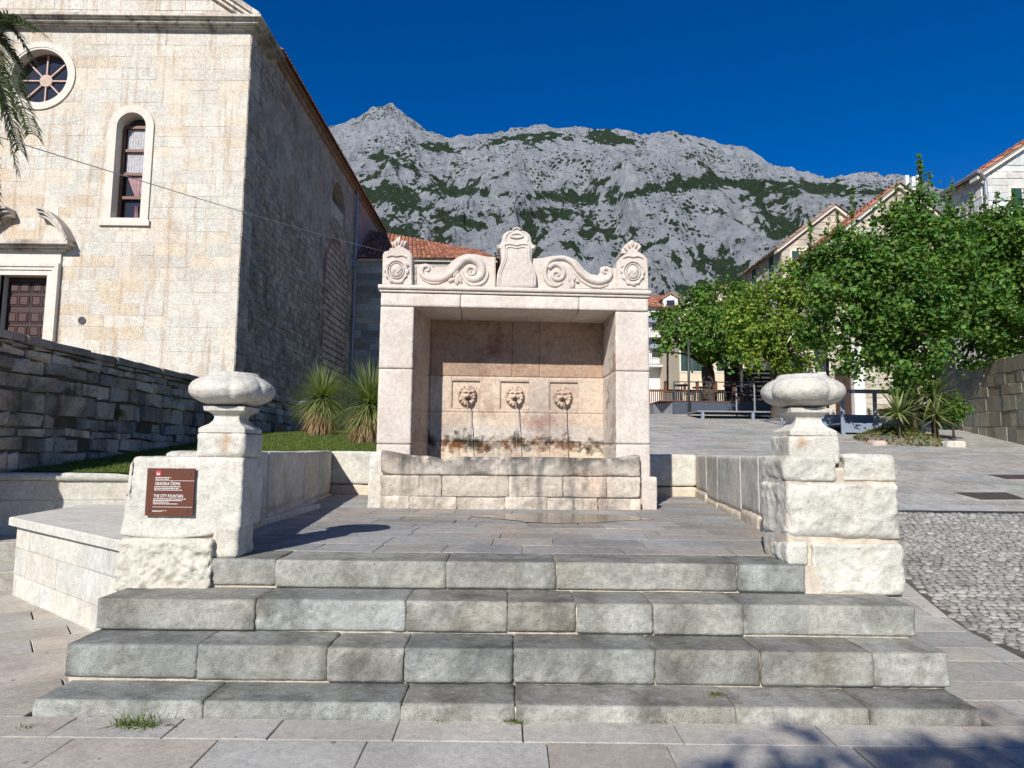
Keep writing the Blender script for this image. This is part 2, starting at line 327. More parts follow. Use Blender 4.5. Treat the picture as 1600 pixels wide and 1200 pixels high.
# lawn ground
m, nt, b = mat('lawn_soil', .95, .1); M['lawn'] = m
tc = N(nt, 'TexCoord'); n = N(nt, 'TexNoise', i_Scale=1.6, i_Detail=9., i_Roughness=.75); nt.links.new(tc.outputs['Object'], n.inputs[0])
nt.links.new(ramp(nt, n.outputs[0], [(.35, (.035, .065, .014)), (.55, (.06, .10, .022)), (.72, (.13, .13, .05))]), b.inputs['Base Color'])

# ================================================================ THE SETTING: ground
PZ = [0., .0965, .319, .534, .741]          # pavement, four step levels
SY = [4.03, 4.345, 4.66, 5.03]              # riser planes
def G(x, y):                                 # rising street
    t = np.clip(np.asarray(y, float)-6.1, 0, None)
    z = .185*(np.sqrt(t*t+.35*.35)-.35)-.055*np.clip(np.asarray(y, float)-14, 0, None)
    z = np.where(y > 27, G27+(np.asarray(y)-27)*.045, z)
    return z
G27 = .185*(math.sqrt(20.9**2+.1225)-.35)-.055*13
def sheet(x0, x1, y0, y1, nx, ny, fn, mat_, name, noise_amp=0):
    X, Y = np.meshgrid(np.linspace(x0, x1, nx), np.linspace(y0, y1, ny), indexing='ij'); X = X.ravel(); Y = Y.ravel()
    V = np.c_[X, Y, fn(X, Y)]
    if noise_amp: V[:, 2] += noise_amp*fbm(V, .8, 4, 3)
    i = np.arange(nx*ny).reshape(nx, ny); F = np.stack([i[:-1, :-1], i[1:, :-1], i[1:, 1:], i[:-1, 1:]], -1).reshape(-1, 4)
    b = MB(); b.add(V, F); return b.build(name, mat_, smooth=True)
def base_z(x, y):
    y = np.asarray(y, float); x = np.asarray(x, float); g = G(x, np.minimum(y, 45.))
    g = np.where(x < 5.0, np.minimum(g, np.interp(y, [0, 8, 12, 40, 60], [0, 0, .3, 1.4, 2.2])), g)
    g = g + np.where(y > 45, (y-45)*.065, 0)
    return g-.5*np.clip((y-2)/4, .1, 1)
ys = np.r_[np.linspace(-6000, -30, 12), np.linspace(-20, 60, 60), np.geomspace(65, 9000, 30)]
xs = np.r_[-np.geomspace(9000, 25, 14), np.linspace(-20, 20, 9), np.geomspace(25, 9000, 14)]
X, Y = np.meshgrid(xs, ys, indexing='ij'); Zb = np.where(Y > 45, np.minimum(base_z(X, Y), 45), base_z(X, Y)); nx, ny = X.shape
i = np.arange(nx*ny).reshape(nx, ny); b = MB(); b.add(np.c_[X.ravel(), Y.ravel(), Zb.ravel()], np.stack([i[:-1, :-1], i[1:, :-1], i[1:, 1:], i[:-1, 1:]], -1).reshape(-1, 4))
struct(b.build('ground', M['ground'], smooth=True))

# --- polygon clipping for laid stones
def clip(poly, n, c):        # keep side n.p <= c
    out = []; m = len(poly)
    for i in range(m):
        p, q = poly[i], poly[(i+1) % m]; a = n[0]*p[0]+n[1]*p[1]-c; bb = n[0]*q[0]+n[1]*q[1]-c
        if a <= 0: out.append(p)
        if (a < 0 < bb) or (bb < 0 < a): t = a/(a-bb); out.append((p[0]+t*(q[0]-p[0]), p[1]+t*(q[1]-p[1])))
    return out
def edges(H):
    A = sum(H[i][0]*H[(i+1) % len(H)][1]-H[(i+1) % len(H)][0]*H[i][1] for i in range(len(H)))
    H = H if A > 0 else H[::-1]; r = []
    for i in range(len(H)):
        p, q = H[i], H[(i+1) % len(H)]; n = (q[1]-p[1], -(q[0]-p[0])); l = math.hypot(*n)
        if l < 1e-9: continue
        n = (n[0]/l, n[1]/l); r.append((n, n[0]*p[0]+n[1]*p[1]))
    return r
def area(P): return abs(sum(P[i][0]*P[(i+1) % len(P)][1]-P[(i+1) % len(P)][0]*P[i][1] for i in range(len(P))))/2
def minus(poly, H):
    E = edges(H); out = []; cur = poly
    for n, c in E:
        o = clip(cur, (-n[0], -n[1]), -c)
        if len(o) > 2 and area(o) > 1e-4: out.append(o)
        cur = clip(cur, n, c)
        if len(cur) < 3: break
    return out
class PR(random.Random): pos = (0, 0)
def laid(mb, x0, x1, y0, y1, rh, bw, gap, dep, fr, holes=(), region=None, tint=None, jit=.004, bev=.005, dvar=.3, keep=None, seed=1, rows=None, back=0.):
    R = PR(seed); y = y0; k = 0; RE = edges(region) if region else None
    while y < y1-1e-6:
        h = rows[k % len(rows)] if rows else R.uniform(*rh); k += 1
        if y+h > y1-.4*rh[0]: h = y1-y
        x = x0-R.uniform(0, bw[1])
        while x < x1:
            wd = R.uniform(*bw); a, b_ = max(x, x0), min(x+wd, x1); x += wd
            if b_-a < gap*1.5: continue
            g = gap/2; J = lambda: R.uniform(-jit, jit)
            P = [[(a+g+J(), y+g+J()), (b_-g+J(), y+g+J()), (b_-g+J(), y+h-g+J()), (a+g+J(), y+h-g+J())]]
            if keep and not keep((a+b_)/2, y+h/2): continue
            if RE:
                q = P[0]
                for n, c in RE:
                    q = clip(q, n, c)
                    if len(q) < 3: break
                P = [q] if len(q) > 2 and area(q) > 4e-4 else []
            for H in holes:
                nP = []
                for q in P: nP += minus(q, H)
                P = nP
            R.pos = ((a+b_)/2, y+h/2); t = tint(R) if tint else (1, 1, 1); dd = dep*(1+R.uniform(-dvar, dvar))
            for q in P: mb.prism(q, back, dd, fr, t, bev)
        y += h
def tvar(lo=.85, hi=1.1, warm=.06):
    def f(R):
        v = R.uniform(lo, hi); wv = R.uniform(-warm, warm); return (v*(1+wv), v, v*(1-wv))
    return f
# pavement in front (flagstones parallel to the steps)
b = MB()
fr_ground = lambda V: np.c_[V[:, 0], V[:, 1], V[:, 2]+G(V[:, 0], V[:, 1])]
laid(b, -7.5, 8, 4.03-.275, 4.03, (.27, .28), (.55, .95), .007, .005, fr_ground, tint=tvar(.92, 1.15, .04), jit=.004, bev=.003, seed=5, back=-.04)
laid(b, -7.5, 8, -2.5, 4.03-.275, (.42, .55), (.6, 1.0), .008, .004, fr_ground, tint=tvar(.85, 1.1, .05), jit=.004, bev=.003, seed=8, back=-.04)
laid(b, 2.79, 8, 4.03, 9.9, (.34, .5), (.55, .95), .008, .004, fr_ground, region=[(2.79, 4.03), (3.75, 4.03), (4.35, 8), (4.6, 9.9), (2.79, 9.9)], tint=tvar(.8, 1.08, .05), bev=.003, seed=9, back=-.04)
a_ = math.radians(38)
frd = lambda V: np.c_[V[:, 0]*math.cos(a_)-V[:, 1]*math.sin(a_), V[:, 0]*math.sin(a_)+V[:, 1]*math.cos(a_), V[:, 2]]
inv = lambda p: (p[0]*math.cos(a_)+p[1]*math.sin(a_), -p[0]*math.sin(a_)+p[1]*math.cos(a_))
laid(b, -12, 6, 1, 14, (.35, .45), (.8, 1.3), .014, .005, frd, region=[inv(p) for p in ((-5.25, 4.03), (-2.79, 4.03), (-2.79, 5.3), (-5.25, 7.35))], tint=tvar(.9, 1.1, .04), bev=.004, seed=15, back=-.04)
laid(b, -16, 8, -4, 18, (.35, .45), (.8, 1.3), .014, .005, frd, region=[inv(p) for p in ((-12, 4.03), (-5.25, 4.03), (-5.25, 9.3), (-12, 9.3))], tint=tvar(.9, 1.1, .04), bev=.004, seed=13, back=-.04)
struct(b.build('pavement', M['paving']))
struct(sheet(-9, 9, -3, 10, 60, 60, lambda x, y: np.where(x > 2.7, G(x, y), 0)-.02, M['dirt'], 'pavement_bed'))
# cobbles: domed stones packed on a jittered grid
b = MB(); Vc = []; Fc = []; Tc = []; n0 = 0
dome = [(1, 0), (.92, .55), (.6, .9), (0, 1)]; K = 7
gy = 3.9
while gy < 10.15:
    rowh = .070+.02*rnd.random(); gx = 3.6+rnd.random()*.1
    while gx < 9.5:
        wd = rnd.uniform(.055, .125); cx = gx+wd/2; cy = gy+rnd.uniform(-.012, .012); gx += wd+.004
        xb = 3.76+(gy-4.0)*.15 if gy < 8 else 4.36+(gy-8)*.13
        if cx-wd/2 < xb: continue
        rx, ry = wd/2*1.04, rowh/2*1.06; hh = rnd.uniform(.012, .030); g0 = float(G(cx, cy))-.008; ph = rnd.random()*6; tl = (rnd.uniform(-.1, .1), rnd.uniform(-.1, .1))
        jt = [rnd.uniform(.85, 1.1) for _ in range(K)]; vs = []
        for q, hz in dome[:3]:
            for j in range(K):
                a = ph+2*math.pi*j/K; ca, sa = math.cos(a), math.sin(a); sq = 1/max(abs(ca), abs(sa))**.5
                dx, dy = rx*q*ca*sq*jt[j], ry*q*sa*sq*jt[j]; vs.append((cx+dx, cy+dy, g0+hz*hh+dx*tl[0]+dy*(tl[1]+(.18 if cy > 6.2 else 0))))
        vs.append((cx, cy, g0+hh)); Vc += vs; tt = rnd.uniform(.85, 1.35); Tc += [(tt*1.02, tt, tt*.97)]*len(vs)
        for r_ in range(2):
            for j in range(K): Fc.append([n0+r_*K+j, n0+r_*K+(j+1) % K, n0+(r_+1)*K+(j+1) % K, n0+(r_+1)*K+j])
        for j in range(K): Fc.append([n0+2*K+j, n0+2*K+(j+1) % K, n0+3*K])
        n0 += 3*K+1
    gy += rowh
b.add(Vc, Fc, np.array(Tc)); struct(b.build('cobbled_street', M['cobble'], smooth=True))
struct(sheet(3.6, 9.6, 3.9, 10.2, 12, 30, lambda x, y: G(x, y)-.004, M['dirt'], 'cobble_bed'))
# rising street slabs beyond the drain
b = MB()
for rg in ([(3.42, 10.3), (30, 10.3), (30, 12.96), (3.8, 12.96)], [(2.3, 12.96), (30, 12.96), (30, 30), (2.3, 30)]): laid(b, 2.3, 30, 10.3, 30, (.30, .42), (.6, 1.1), .010, .003, fr_ground, region=rg, tint=tvar(.84, 1.1, .04), bev=.001, seed=21, jit=.003, back=-.03, dvar=.1)
laid(b, -4, 30, 30, 46, (.6, .9), (.9, 1.6), .01, .003, fr_ground, tint=tvar(.86, 1.1, .05), bev=.002, seed=22, back=-.03)
struct(b.build('street', M['street']))
b = MB(); frs = lambda V: V
struct(sheet(3.5, 30, 10.1, 13.0, 20, 8, lambda x, y: G(x, y)-.006, M['street'], 'street_edge_bed'))
struct(sheet(2.3, 30, 12.95, 46, 30, 60, lambda x, y: G(x, y)-.006, M['street'], 'street_bed'))
struct(sheet(9.3, 34, -4, 10.3, 12, 40, lambda x, y: G(x, y)-.03, M['street'], 'side_street'))
# lawn
#
LD = [(7.5, 1.16), (8.6, 1.18), (12, 1.46), (16, 1.87), (22, 2.15), (40, 2.6), (60, 3)]
def LZ(x, y): return np.interp(y, [d[0] for d in LD], [d[1] for d in LD])
struct(sheet(-6.55, 2.4, 12.45, 40, 40, 90, lambda x, y: LZ(x, y)-.0, M['lawn'], 'lawn', .03))
struct(sheet(-6.62, -3.3, 8.9, 12.6, 20, 30, lambda x, y: LZ(x, y)+.004, M['lawn'], 'lawn_strip', .02))
struct(sheet(-30, -6.9, 9, 60, 10, 10, lambda x, y: 0*x+2.45, M['ground'], 'church_terrace'))
def blades(n, fn, h, wd, lean=.4, tint=(.7, 1.3)):
    P = fn(n); a = rs.rand(n)*6.283; hh = h*(.5+rs.rand(n)); L = lean*hh; la = rs.rand(n)*6.283
    dx = np.c_[np.cos(a), np.sin(a), 0*a]*(wd/2); tip = P+np.c_[L*np.cos(la), L*np.sin(la), hh]
    V = np.stack([P-dx, P+dx, tip], 1).reshape(-1, 3); F = np.arange(3*n).reshape(-1, 3); t = np.repeat(tint[0]+(tint[1]-tint[0])*rs.rand(n), 3)
    return V, F, np.c_[t*(1+.15*rs.randn(3*n)*0+np.repeat(.15*rs.randn(n), 3)), t, t*.9]
def lawnpts(n):
    x = rs.rand(n)*8.8-6.5; y = 12.5+9*rs.rand(n)**1.4; k = rs.rand(n) < .25
    x = np.where(k, -6.6+3.2*rs.rand(n), x); y = np.where(k, 8.95+3.5*rs.rand(n), y)
    return np.c_[x, y, LZ(x, y)+.0]
b = MB(); b.add(*blades(60000, lawnpts, .045, .012)); struct(b.build('grass', M['grass']), 'stuff')

# ================================================================ STEPS
JU = [[316, 627, 805, 1151, 1358], [307, 512, 632, 803, 1023, 1188, 1363], [400, 634, 793, 900, 1020, 1161], [431, 698, 869, 1152]]
XL = [-2.74, -2.775, -2.78, -2.2]; XR = [2.72, 2.75, 2.74, 2.16]
st = thing('stone_steps', 'flight of four worn grey stone steps rising to the fountain platform', 'steps', (0, 4.0, 0))
for k in range(4):
    y0 = SY[k]; y1 = SY[k+1]+.06 if k < 3 else 5.45; z0, z1 = PZ[k], PZ[k+1]; xs_ = [XL[k]]
    for u in JU[k]: xs_.append(float(onY(u, (1101, 1014, 940, 877)[k], y0)[0]))
    xs_.append(XR[k]); b = MB()
    for i in range(len(xs_)-1):
        tn = rnd.uniform(.88, 1.10); wm = rnd.uniform(-.03, .03); tt = (tn*(1+wm), tn, tn*(1-wm))
        sk = rnd.uniform(-.02, .02); xa, xb = xs_[i]+.002, xs_[i+1]-.002; oy = rnd.uniform(-.012, .012)
        b.rock((xa, y0+oy, z0+(rnd.uniform(.010, .022) if k else -.03)), (xb, y1, z1+rnd.uniform(-.003, .003)), cell=.016, rad=.006, amp=.002, famp=.009, ns=22, seed=31*k+i, tint=tt, tvar=.45, chip=1.1, top=.74, spots=[(rnd.uniform(xa, xb), z0+.1, rnd.uniform(.05, .2), .5, (.72, .71, .68)), (xa if rnd.random() < .5 else xb, z0+.05, .05, .3, (.6, .59, .56))])
    o = b.build('step', M['step_stone'], st, smooth=True)
    if k == 0: o['label'] = 'lowest, shallow step half sunk in the pavement'
    b = MB(); b.rock((XL[k]+.02, y0+.022, z0-.03), (XR[k]-.02, y1, z1-.02), cell=.05, rad=.01, amp=.005, ns=20, seed=77+k)
    b.build('mortar_bed', M['mortar'], o, smooth=True)
# platform
FPHI = math.radians(3.0); F0 = np.array([0., 9.6, 0.])
def FR(V):                                   # fountain frame -> world
    V = np.asarray(V, float); c, s_ = math.cos(FPHI), math.sin(FPHI)
    return np.c_[F0[0]+V[:, 0]*c-V[:, 1]*s_, F0[1]+V[:, 0]*s_+V[:, 1]*c, V[:, 2]]
def FU(u, v, off=0.):                        # pixel -> (x, z) on the fountain's plane y = off
    c, s_ = math.cos(FPHI), math.sin(FPHI); n = np.array([-s_, c, 0]); d = ray(u, v)
    t = (n@(F0-CO)+off)/(n@d); P = CO+d*t; q = P-F0; return (float(q[0]*c+q[1]*s_), float(P[2]))
LW = [(-2.42, 5.4), (-3.22, 12.15)]; RW = [(2.42, 5.4), (3.44, 12.6)]
b = MB()
laid(b, -3.3, 3.6, 5.40, 12.6, (.36, .5), (.55, .95), .006, .0, lambda V: np.c_[V[:, 0], V[:, 1], V[:, 2]], region=[(-2.0, 5.40), (-2.5, 5.41), (-3.3, 12.5), (3.5, 12.65), (2.5, 5.41)][1:], tint=tvar(.86, 1.12, .06), bev=.003, seed=33, back=.741-.05, dvar=0) if False else None
def frp(V): return np.c_[V[:, 0]+.04*(V[:, 1]-5.4), V[:, 1], V[:, 2]+.739+.003*np.sin(V[:, 0]*5+V[:, 1]*3)]
laid(b, -3.6, 3.4, 5.455, 12.7, (.36, .5), (.5, .95), .007, .002, frp, region=[(-2.5, 5.455), (2.45, 5.455), (3.25, 12.75), (-3.55, 12.4)], tint=tvar(.84, 1.14, .06), bev=.0025, seed=33, jit=.006, back=-.05)
struct(b.build('platform_paving', M['plat']))
b = MB(); b.prism([(-2.6, 5.05), (2.6, 5.05), (3.6, 12.8), (-3.4, 12.8)], 0, .728, lambda V: V); struct(b.build('platform_base', M['mortar']))
# puddle
b = MB(); c0 = [onZ(u, v, .744) for u, v in ((735, 806), (790, 803), (860, 802), (960, 804), (1030, 812), (960, 815), (890, 819), (830, 816), (770, 811))]
P = np.array(c0); Q = []
for i in range(len(P)):
    for t in (0, .33, .66): q = P[i]*(1-t)+P[(i+1) % len(P)]*t; Q.append(q+rs.randn(3)*[.035, .05, 0])
Q = np.array(Q); Q[:, 2] = .7475; b.add(np.vstack([Q, Q.mean(0)]), [[i, (i+1) % len(Q), len(Q)] for i in range(len(Q))]); struct(b.build('puddle', M['wet']))

# ================================================================ PARAPET WALLS of the platform
def wall_frame(p, q, side):                  # a along wall, h outwards(side) , b up
    p = np.array(p, float); q = np.array(q, float); d = (q-p)/np.linalg.norm(q-p); n = np.array([d[1], -d[0]])*side
    return lambda V: np.c_[p[0]+d[0]*V[:, 0]+n[0]*V[:, 1], p[1]+d[1]*V[:, 0]+n[1]*V[:, 1], V[:, 2]], float(np.linalg.norm(q-p))
WT = 1.515
def parapet(name, label, p, q, side, joints, seed, zb=.70):
    fr, L = wall_frame(p, q, side); t = thing(name, label, 'wall', (p[0], p[1], .74)); xs_ = [0]+[L*j for j in joints]+[L]
    b = MB()
    for i in range(len(xs_)-1):
        tn = rnd.uniform(.92, 1.04); low = rnd.uniform(.08, .2)
        b.rock((xs_[i]+.004, -.34, zb+low), (xs_[i+1]-.004, 0, WT+rnd.uniform(-.006, .006)), cell=.045, rad=.022, amp=.006, ns=9, seed=seed+i, fr=fr, tint=(tn, tn, tn*.99), chip=.6, tvar=.15)
        b.rock((xs_[i]-.05, -.30, zb-.1), (xs_[i+1]-.08, .03, zb+low-.012), cell=.05, rad=.025, amp=.014, ns=8, seed=seed+i+50, fr=fr, tint=(tn*.98, tn*.9, tn*.8), chip=.6)
    b.build('parapet', M['white_stone'], t, smooth=True)
    b = MB(); b.rock((.01, -.29, zb-.1), (L-.01, -.014, WT-.015), cell=.1, rad=.01, amp=.003, fr=fr); b.build('mortar_core', M['mortar'], t, smooth=True)
    return t
parapet('parapet_wall', 'low pale stone wall along the left side of the platform, in shade', LW[0], LW[1], 1, (.30, .62, .80), 200)
parapet('parapet_wall', 'low pale stone wall along the right side of the platform, sunlit', RW[0], RW[1], -1, (.28, .42, .66, .82), 230)
fr, L = wall_frame((-3.25, 12.15), (3.46, 12.6), 1)
t = thing('parapet_wall', 'low white stone wall closing the platform behind the fountain', 'wall', (0, 12.4, .74))
b = MB(); xs_ = [0, 1.6, 3.3, 5.2, L]
for i in range(4): b.rock((xs_[i], -.34, .93), (xs_[i+1]-.006, 0, WT), cell=.05, rad=.02, amp=.005, ns=9, seed=300+i, fr=fr, tint=(1, 1, .98), chip=.5)
b.rock((0, -.32, .65), (L, .02, .915), cell=.06, rad=.02, amp=.01, ns=8, seed=310, fr=fr, tint=(1, .9, .78)); b.build('parapet', M['white_stone'], t, smooth=True)

# ================================================================ GATE BLOCKS with finials
def pumpkin(mb, c, R, hh, seed, ph):
    nu, nv = 128, 56; th = np.linspace(0, 2*math.pi, nu, endpoint=False); ps = np.linspace(-math.pi/2, math.pi/2, nv)
    T, Pp = np.meshgrid(th, ps, indexing='ij')
    lobe = 1-.13*(1-np.abs(np.sin(4*(T-ph)/1.0))**.42)*np.cos(Pp)**.7
    sq = 1/(np.abs(np.cos(T))**5+np.abs(np.sin(T))**5)**(1/5.); sq = sq/sq.max()*.5+.55
    cr = np.abs(np.cos(Pp))**.80; sr = np.sign(np.sin(Pp))*np.abs(np.sin(Pp))**1.0
    r_ = R*cr*lobe*np.minimum(sq, 1.0)
    z = hh*sr; cap = np.clip((.60*R-r_)/(.04*R), 0, 1)*(Pp > 0); z = np.where(Pp > 0, np.minimum(z, hh*.86)+cap*.024, z)
    z = np.where(Pp > 0, z, z*.92)
    V = np.c_[(c[0]+r_*np.cos(T)).ravel(), (c[1]+r_*np.sin(T)).ravel(), (c[2]+z).ravel()]
    V += (fbm(V, 30, 3, seed)*.0035)[:, None]*(V-np.array(c))/R
    i = np.arange(nu*nv).reshape(nu, nv); j = np.roll(i, -1, 0)
    F = np.stack([i[:, :-1], j[:, :-1], j[:, 1:], i[:, 1:]], -1).reshape(-1, 4); mb.add(V, F, np.tile(1+.06*fbm(V, 8, 3, 5)[:, None], (1, 3)))
def finial(t, cx, cy, zb, zt, x0, x1, y0, y1, seed, R=.325):
    b = MB(); b.rock((x0, y0, WT-.04), (x1, y1, zb), cell=.016, rad=.02, amp=.004, famp=.009, ns=12, seed=seed, tint=(1, .99, .97), chip=.8, spots=[(x0+(x1-x0)*.62 if x0 < 0 else x0+(x1-x0)*.25, zb-.08, .035, .10, (.85, .62, .42))])
    b.build('neck_block', M['white_stone'], t, smooth=True)
    b = MB(); hw = (x1-x0)/2; mx, my = (x0+x1)/2, (y0+y1)/2; H_ = zt-zb
    prof = [(hw-.012, 0), (hw-.012, .03), (hw-.03, .045), (hw-.065, .066), (hw-.088, .095), (hw-.093, .12), (hw-.085, .14), (hw-.06, .158), (hw-.035, .168), (hw-.03, .2)]
    V = []; n = 12
    for h_, z in prof:
        for s_ in range(4):
            for q in range(n):
                e = -1+2*q/n; p = [(e, -1), (1, e), (-e, 1), (-1, -e)][s_]; V.append((mx+p[0]*h_, my+p[1]*h_, zb+z*H_/.19))
    k = 4*n; F = [[i*k+j, i*k+(j+1) % k, (i+1)*k+(j+1) % k, (i+1)*k+j] for i in range(len(prof)-1) for j in range(k)]; F.append(list(range(k))[::-1]); F.append([(len(prof)-1)*k+j for j in range(k)])
    b.add(V, F); o = b.build('pedestal', M['white_stone'], t)
    b = MB(); pumpkin(b, (mx, my, zt+.138), R, .132, seed, .32); b.build('cushion_finial', M['white_stone'], t, smooth=True)
t = thing('gate_pillar', 'white stone pier with brown sign and lobed cushion finial, left of the steps', 'pillar', (-2.4, 5.2, .534), 'piers flanking the steps')
LY = 5.07
def W2(u, v, y=LY): p = onY(u, v, y); return float(p[0]), float(p[2])
xa, _ = W2(190, 780); xb, _ = W2(378, 780)
b = MB()
def topleft(V):                               # rounded upper left corner, ragged foot
    x, z = V[:, 0], V[:, 2]; V = V.copy(); d = np.clip(.10-(x-xa), 0, .10); V[:, 2] -= (z > 1.2)*(d*d*3.2)
    V[:, 2] += np.clip((1.12-z)/.3, 0, 1)*(-.03*np.sin((x-xa)*5)+.05*np.clip((x-xb+.24)/.16, 0, 1))
    V[:, 0] += (x < xa+.05)*.035*np.clip((V[:, 2]-.9)/.6, 0, 1); return V
b.rock((xa, LY, W2(280, 838)[1]), (xb, LY+.42, WT-.035), cell=.016, rad=.022, amp=.003, famp=.006, ns=11, seed=401, post=topleft, tint=(1.04, 1.04, 1.03), chip=.6, tvar=.1)
b.build('upper_block', M['white_stone'], t, smooth=True)
b = MB(); xl, zl = W2(181, 845, 5.0); b.rock((xl, 5.0, .50), (W2(329, 900, 5.0)[0], 5.5, W2(280, 842)[1]+.005), cell=.010, rad=.03, amp=.004, famp=.030, ns=17, seed=402, tint=(1.02, 1.0, .95), chip=1., tvar=.2)
b.build('rock_faced_block', M['white_stone'], t, smooth=True)
b = MB(); b.rock((W2(331, 850)[0], LY-.015, .735), (W2(373, 850)[0], LY+.3, W2(350, 822)[1]), cell=.013, rad=.035, amp=.006, famp=.014, ns=10, seed=403, tint=(1, .98, .94), chip=1.2); b.build('foot_block', M['white_stone'], t, smooth=True)
b = MB(); b.box((xl+.14, LY+.04, .45), (xb-.05, LY+.38, WT-.16)); b.build('mortar_core', M['mortar'], t)
finial(t, 0, 0, 1.665, 1.855, -2.375, -2.0, LY+.0, LY+.375, 404)
# sign
sg = thing('information_sign', 'square brown information sign in white lettering on the left white pier', 'sign', (onY(268, 769, LY-.03)))
su = [(233, 732), (308, 732), (304, 805), (229.5, 805)]; sp = [np.array(W2(u, v)) for u, v in su]
cx = np.mean([p[0] for p in sp]); cz = np.mean([p[1] for p in sp]); hw = .177; hh = .174
SF = lambda V: np.c_[V[:, 0]+cx, LY-.022-V[:, 2], V[:, 1]+cz]
b = MB(); b.prism([(-hw, -hh), (hw, -hh), (hw, hh), (-hw, hh)], -.006, .008, SF, bev=.001); b.build('sign_plate', M['sign'], sg)
sx = lambda X: (X-585)/450*hw; sy = lambda Y: -(Y-585)/445*hh
b = MB()
for X_, Y_ in ((245, 238), (962, 240), (205, 943), (925, 943)):
    b = MB(); b.prism([(sx(X_)+.007*math.cos(a), sy(Y_)+.007*math.sin(a)) for a in np.linspace(0, 6.28, 11)[:-1]], .008, .014, SF); b.build('screw', M['metal_dark'], sg)

def text(s_, X0, Y0, hgt, wid, bold=.0):
    cu = bpy.data.curves.new('t', 'FONT'); cu.body = s_; cu.size = 1; cu.offset = bold; ob = bpy.data.objects.new('t', cu); S.collection.objects.link(ob)
    dg = bpy.context.evaluated_depsgraph_get(); dg.update(); me = ob.evaluated_get(dg).to_mesh(); V = np.array([v.co[:] for v in me.vertices]); F = [list(p.vertices) for p in me.polygons]
    bpy.data.objects.remove(ob); bb = V.min(0), V.max(0); cap = .73
    V[:, 0] = (V[:, 0]-bb[0][0])/(bb[1][0]-bb[0][0])*(sx(X0+wid)-sx(X0))+sx(X0); V[:, 1] = sy(Y0+hgt)+V[:, 1]/cap*(sy(Y0)-sy(Y0+hgt)); V[:, 2] = .0095
    return SF(V), F
for a in (('GRADSKA ČESMA', 300, 398, 58, 475), ('THE CITY FOUNTAIN', 288, 628, 60, 550)): b = MB(); b.add(*text(*a, bold=.008)); b.build('lettering', M['sign_white'], sg)
b = MB()
def dashes(Y_, X0, X1, h_=13):
    x = X0
    while x < X1:
        wv = rnd.uniform(14, 46); e = min(X1, x+wv); b.prism([(sx(x), sy(Y_)), (sx(e), sy(Y_)), (sx(e), sy(Y_-h_)), (sx(x), sy(Y_-h_))], .008, .0092, SF); x = e+9
for q in ((322, 300, 590), (352, 300, 555), (493, 290, 785), (523, 290, 755), (555, 290, 810), (722, 280, 890), (752, 280, 825), (782, 280, 575), (814, 280, 745)): dashes(*q)
dashes(940, 275, 545, 8); dashes(956, 275, 470, 8)
for Y_, X0, X1 in ((372, 300, 1040), (866, 275, 1020)): b.prism([(sx(X0), sy(Y_+3)), (sx(X1), sy(Y_+3)), (sx(X1), sy(Y_-3)), (sx(X0), sy(Y_-3))], .008, .0092, SF)
b.build('small_print', M['sign_white'], sg)
b = MB(); ex, ey = sx(350), sy(234); er = .0195; b.prism([(ex+er*math.copysign(abs(math.cos(a))**.5, math.cos(a)), ey+er*math.copysign(abs(math.sin(a))**.5, math.sin(a))) for a in np.linspace(0, 6.28, 21)[:-1]], .008, .0095, SF); em = b.build('emblem', M['sign_red'], sg)
b = MB(); ar = [(ex+.011*math.cos(a), ey-.002+.011*math.sin(a)) for a in np.linspace(2.6, 6.6, 12)]+[(ex+.006*math.cos(a), ey+.002+.006*math.sin(a)) for a in np.linspace(6.6, 2.6, 12)]
b.prism(ar, .0095, .0105, SF); b.build('emblem_mark', M['sign_white'], em)
# right pier
RY = 5.06
t = thing('gate_pillar', 'white stone pier of rough blocks with lobed cushion finial, right of the steps', 'pillar', (2.4, 5.2, .534), 'piers flanking the steps')
def RB(name, u0, v0, u1, v1, seed, y0=RY, dp=.5, famp=.018, lab=None):
    x0, z1 = W2(u0, v0, y0); x1, z0 = W2(u1, v1, y0); b = MB(); tn = rnd.uniform(.96, 1.05)
    b.rock((x0, y0, z0), (x1, y0+dp, z1), cell=.012, rad=.028, amp=.004, famp=famp, ns=11, seed=seed, tint=(tn, tn, tn*.975), chip=1., tvar=.16); b.build(name, M['white_stone'], t, smooth=True)
RB('top_block', 1226, 712, 1308, 753, 501, famp=.02); RB('top_block', 1317, 709, 1404, 753, 502, famp=.024)
RB('large_block', 1230, 755, 1411, 844, 503, y0=RY-.01, famp=.024); RB('corner_block', 1231, 847, 1265, 884, 504, dp=.4); RB('base_block', 1270, 849, 1416, 932, 505, y0=RY-.02, famp=.018)
b = MB(); x0 = W2(1231, 800)[0]; x1 = W2(1409, 800)[0]; b.rock((x0+.0, RY+.022, .50), (x1-.01, RY+.5, 1.45), cell=.03, rad=.02, amp=.006, ns=12, seed=506); b.build('mortar_core', M['mortar'], t, smooth=True)
b = MB(); b.rock((2.065, RY+.03, .735), (2.33, RY+.55, 1.44), cell=.015, rad=.03, amp=.005, famp=.010, ns=9, seed=507, chip=1.); b.build('inner_slab', M['white_stone'], t, smooth=True)
finial(t, 0, 0, 1.69, 1.89, 2.10, 2.48, RY+.03, RY+.41, 508)
# left plinth (splayed terrace)
t = thing('plinth_wall', 'pale stone plinth with coping slab splayed out left of the sign pier', 'wall', (-4.1, 6.3, 0))
p0 = np.array([-5.18, 7.2]); p1 = np.array([-2.80, 5.28]); frL, L = wall_frame(p0, p1, 1); Z1 = .80
b = MB(); laid(b, 0, L, -.05, Z1-.075, (.24, .27), (.55, 1.0), .005, .012, lambda V: frL(np.c_[V[:, 0], V[:, 2], V[:, 1]]), tint=tvar(.94, 1.06, .04), bev=.004, seed=44, rows=[.27, .27, .235]); b.build('facing', M['white_stone'], t)
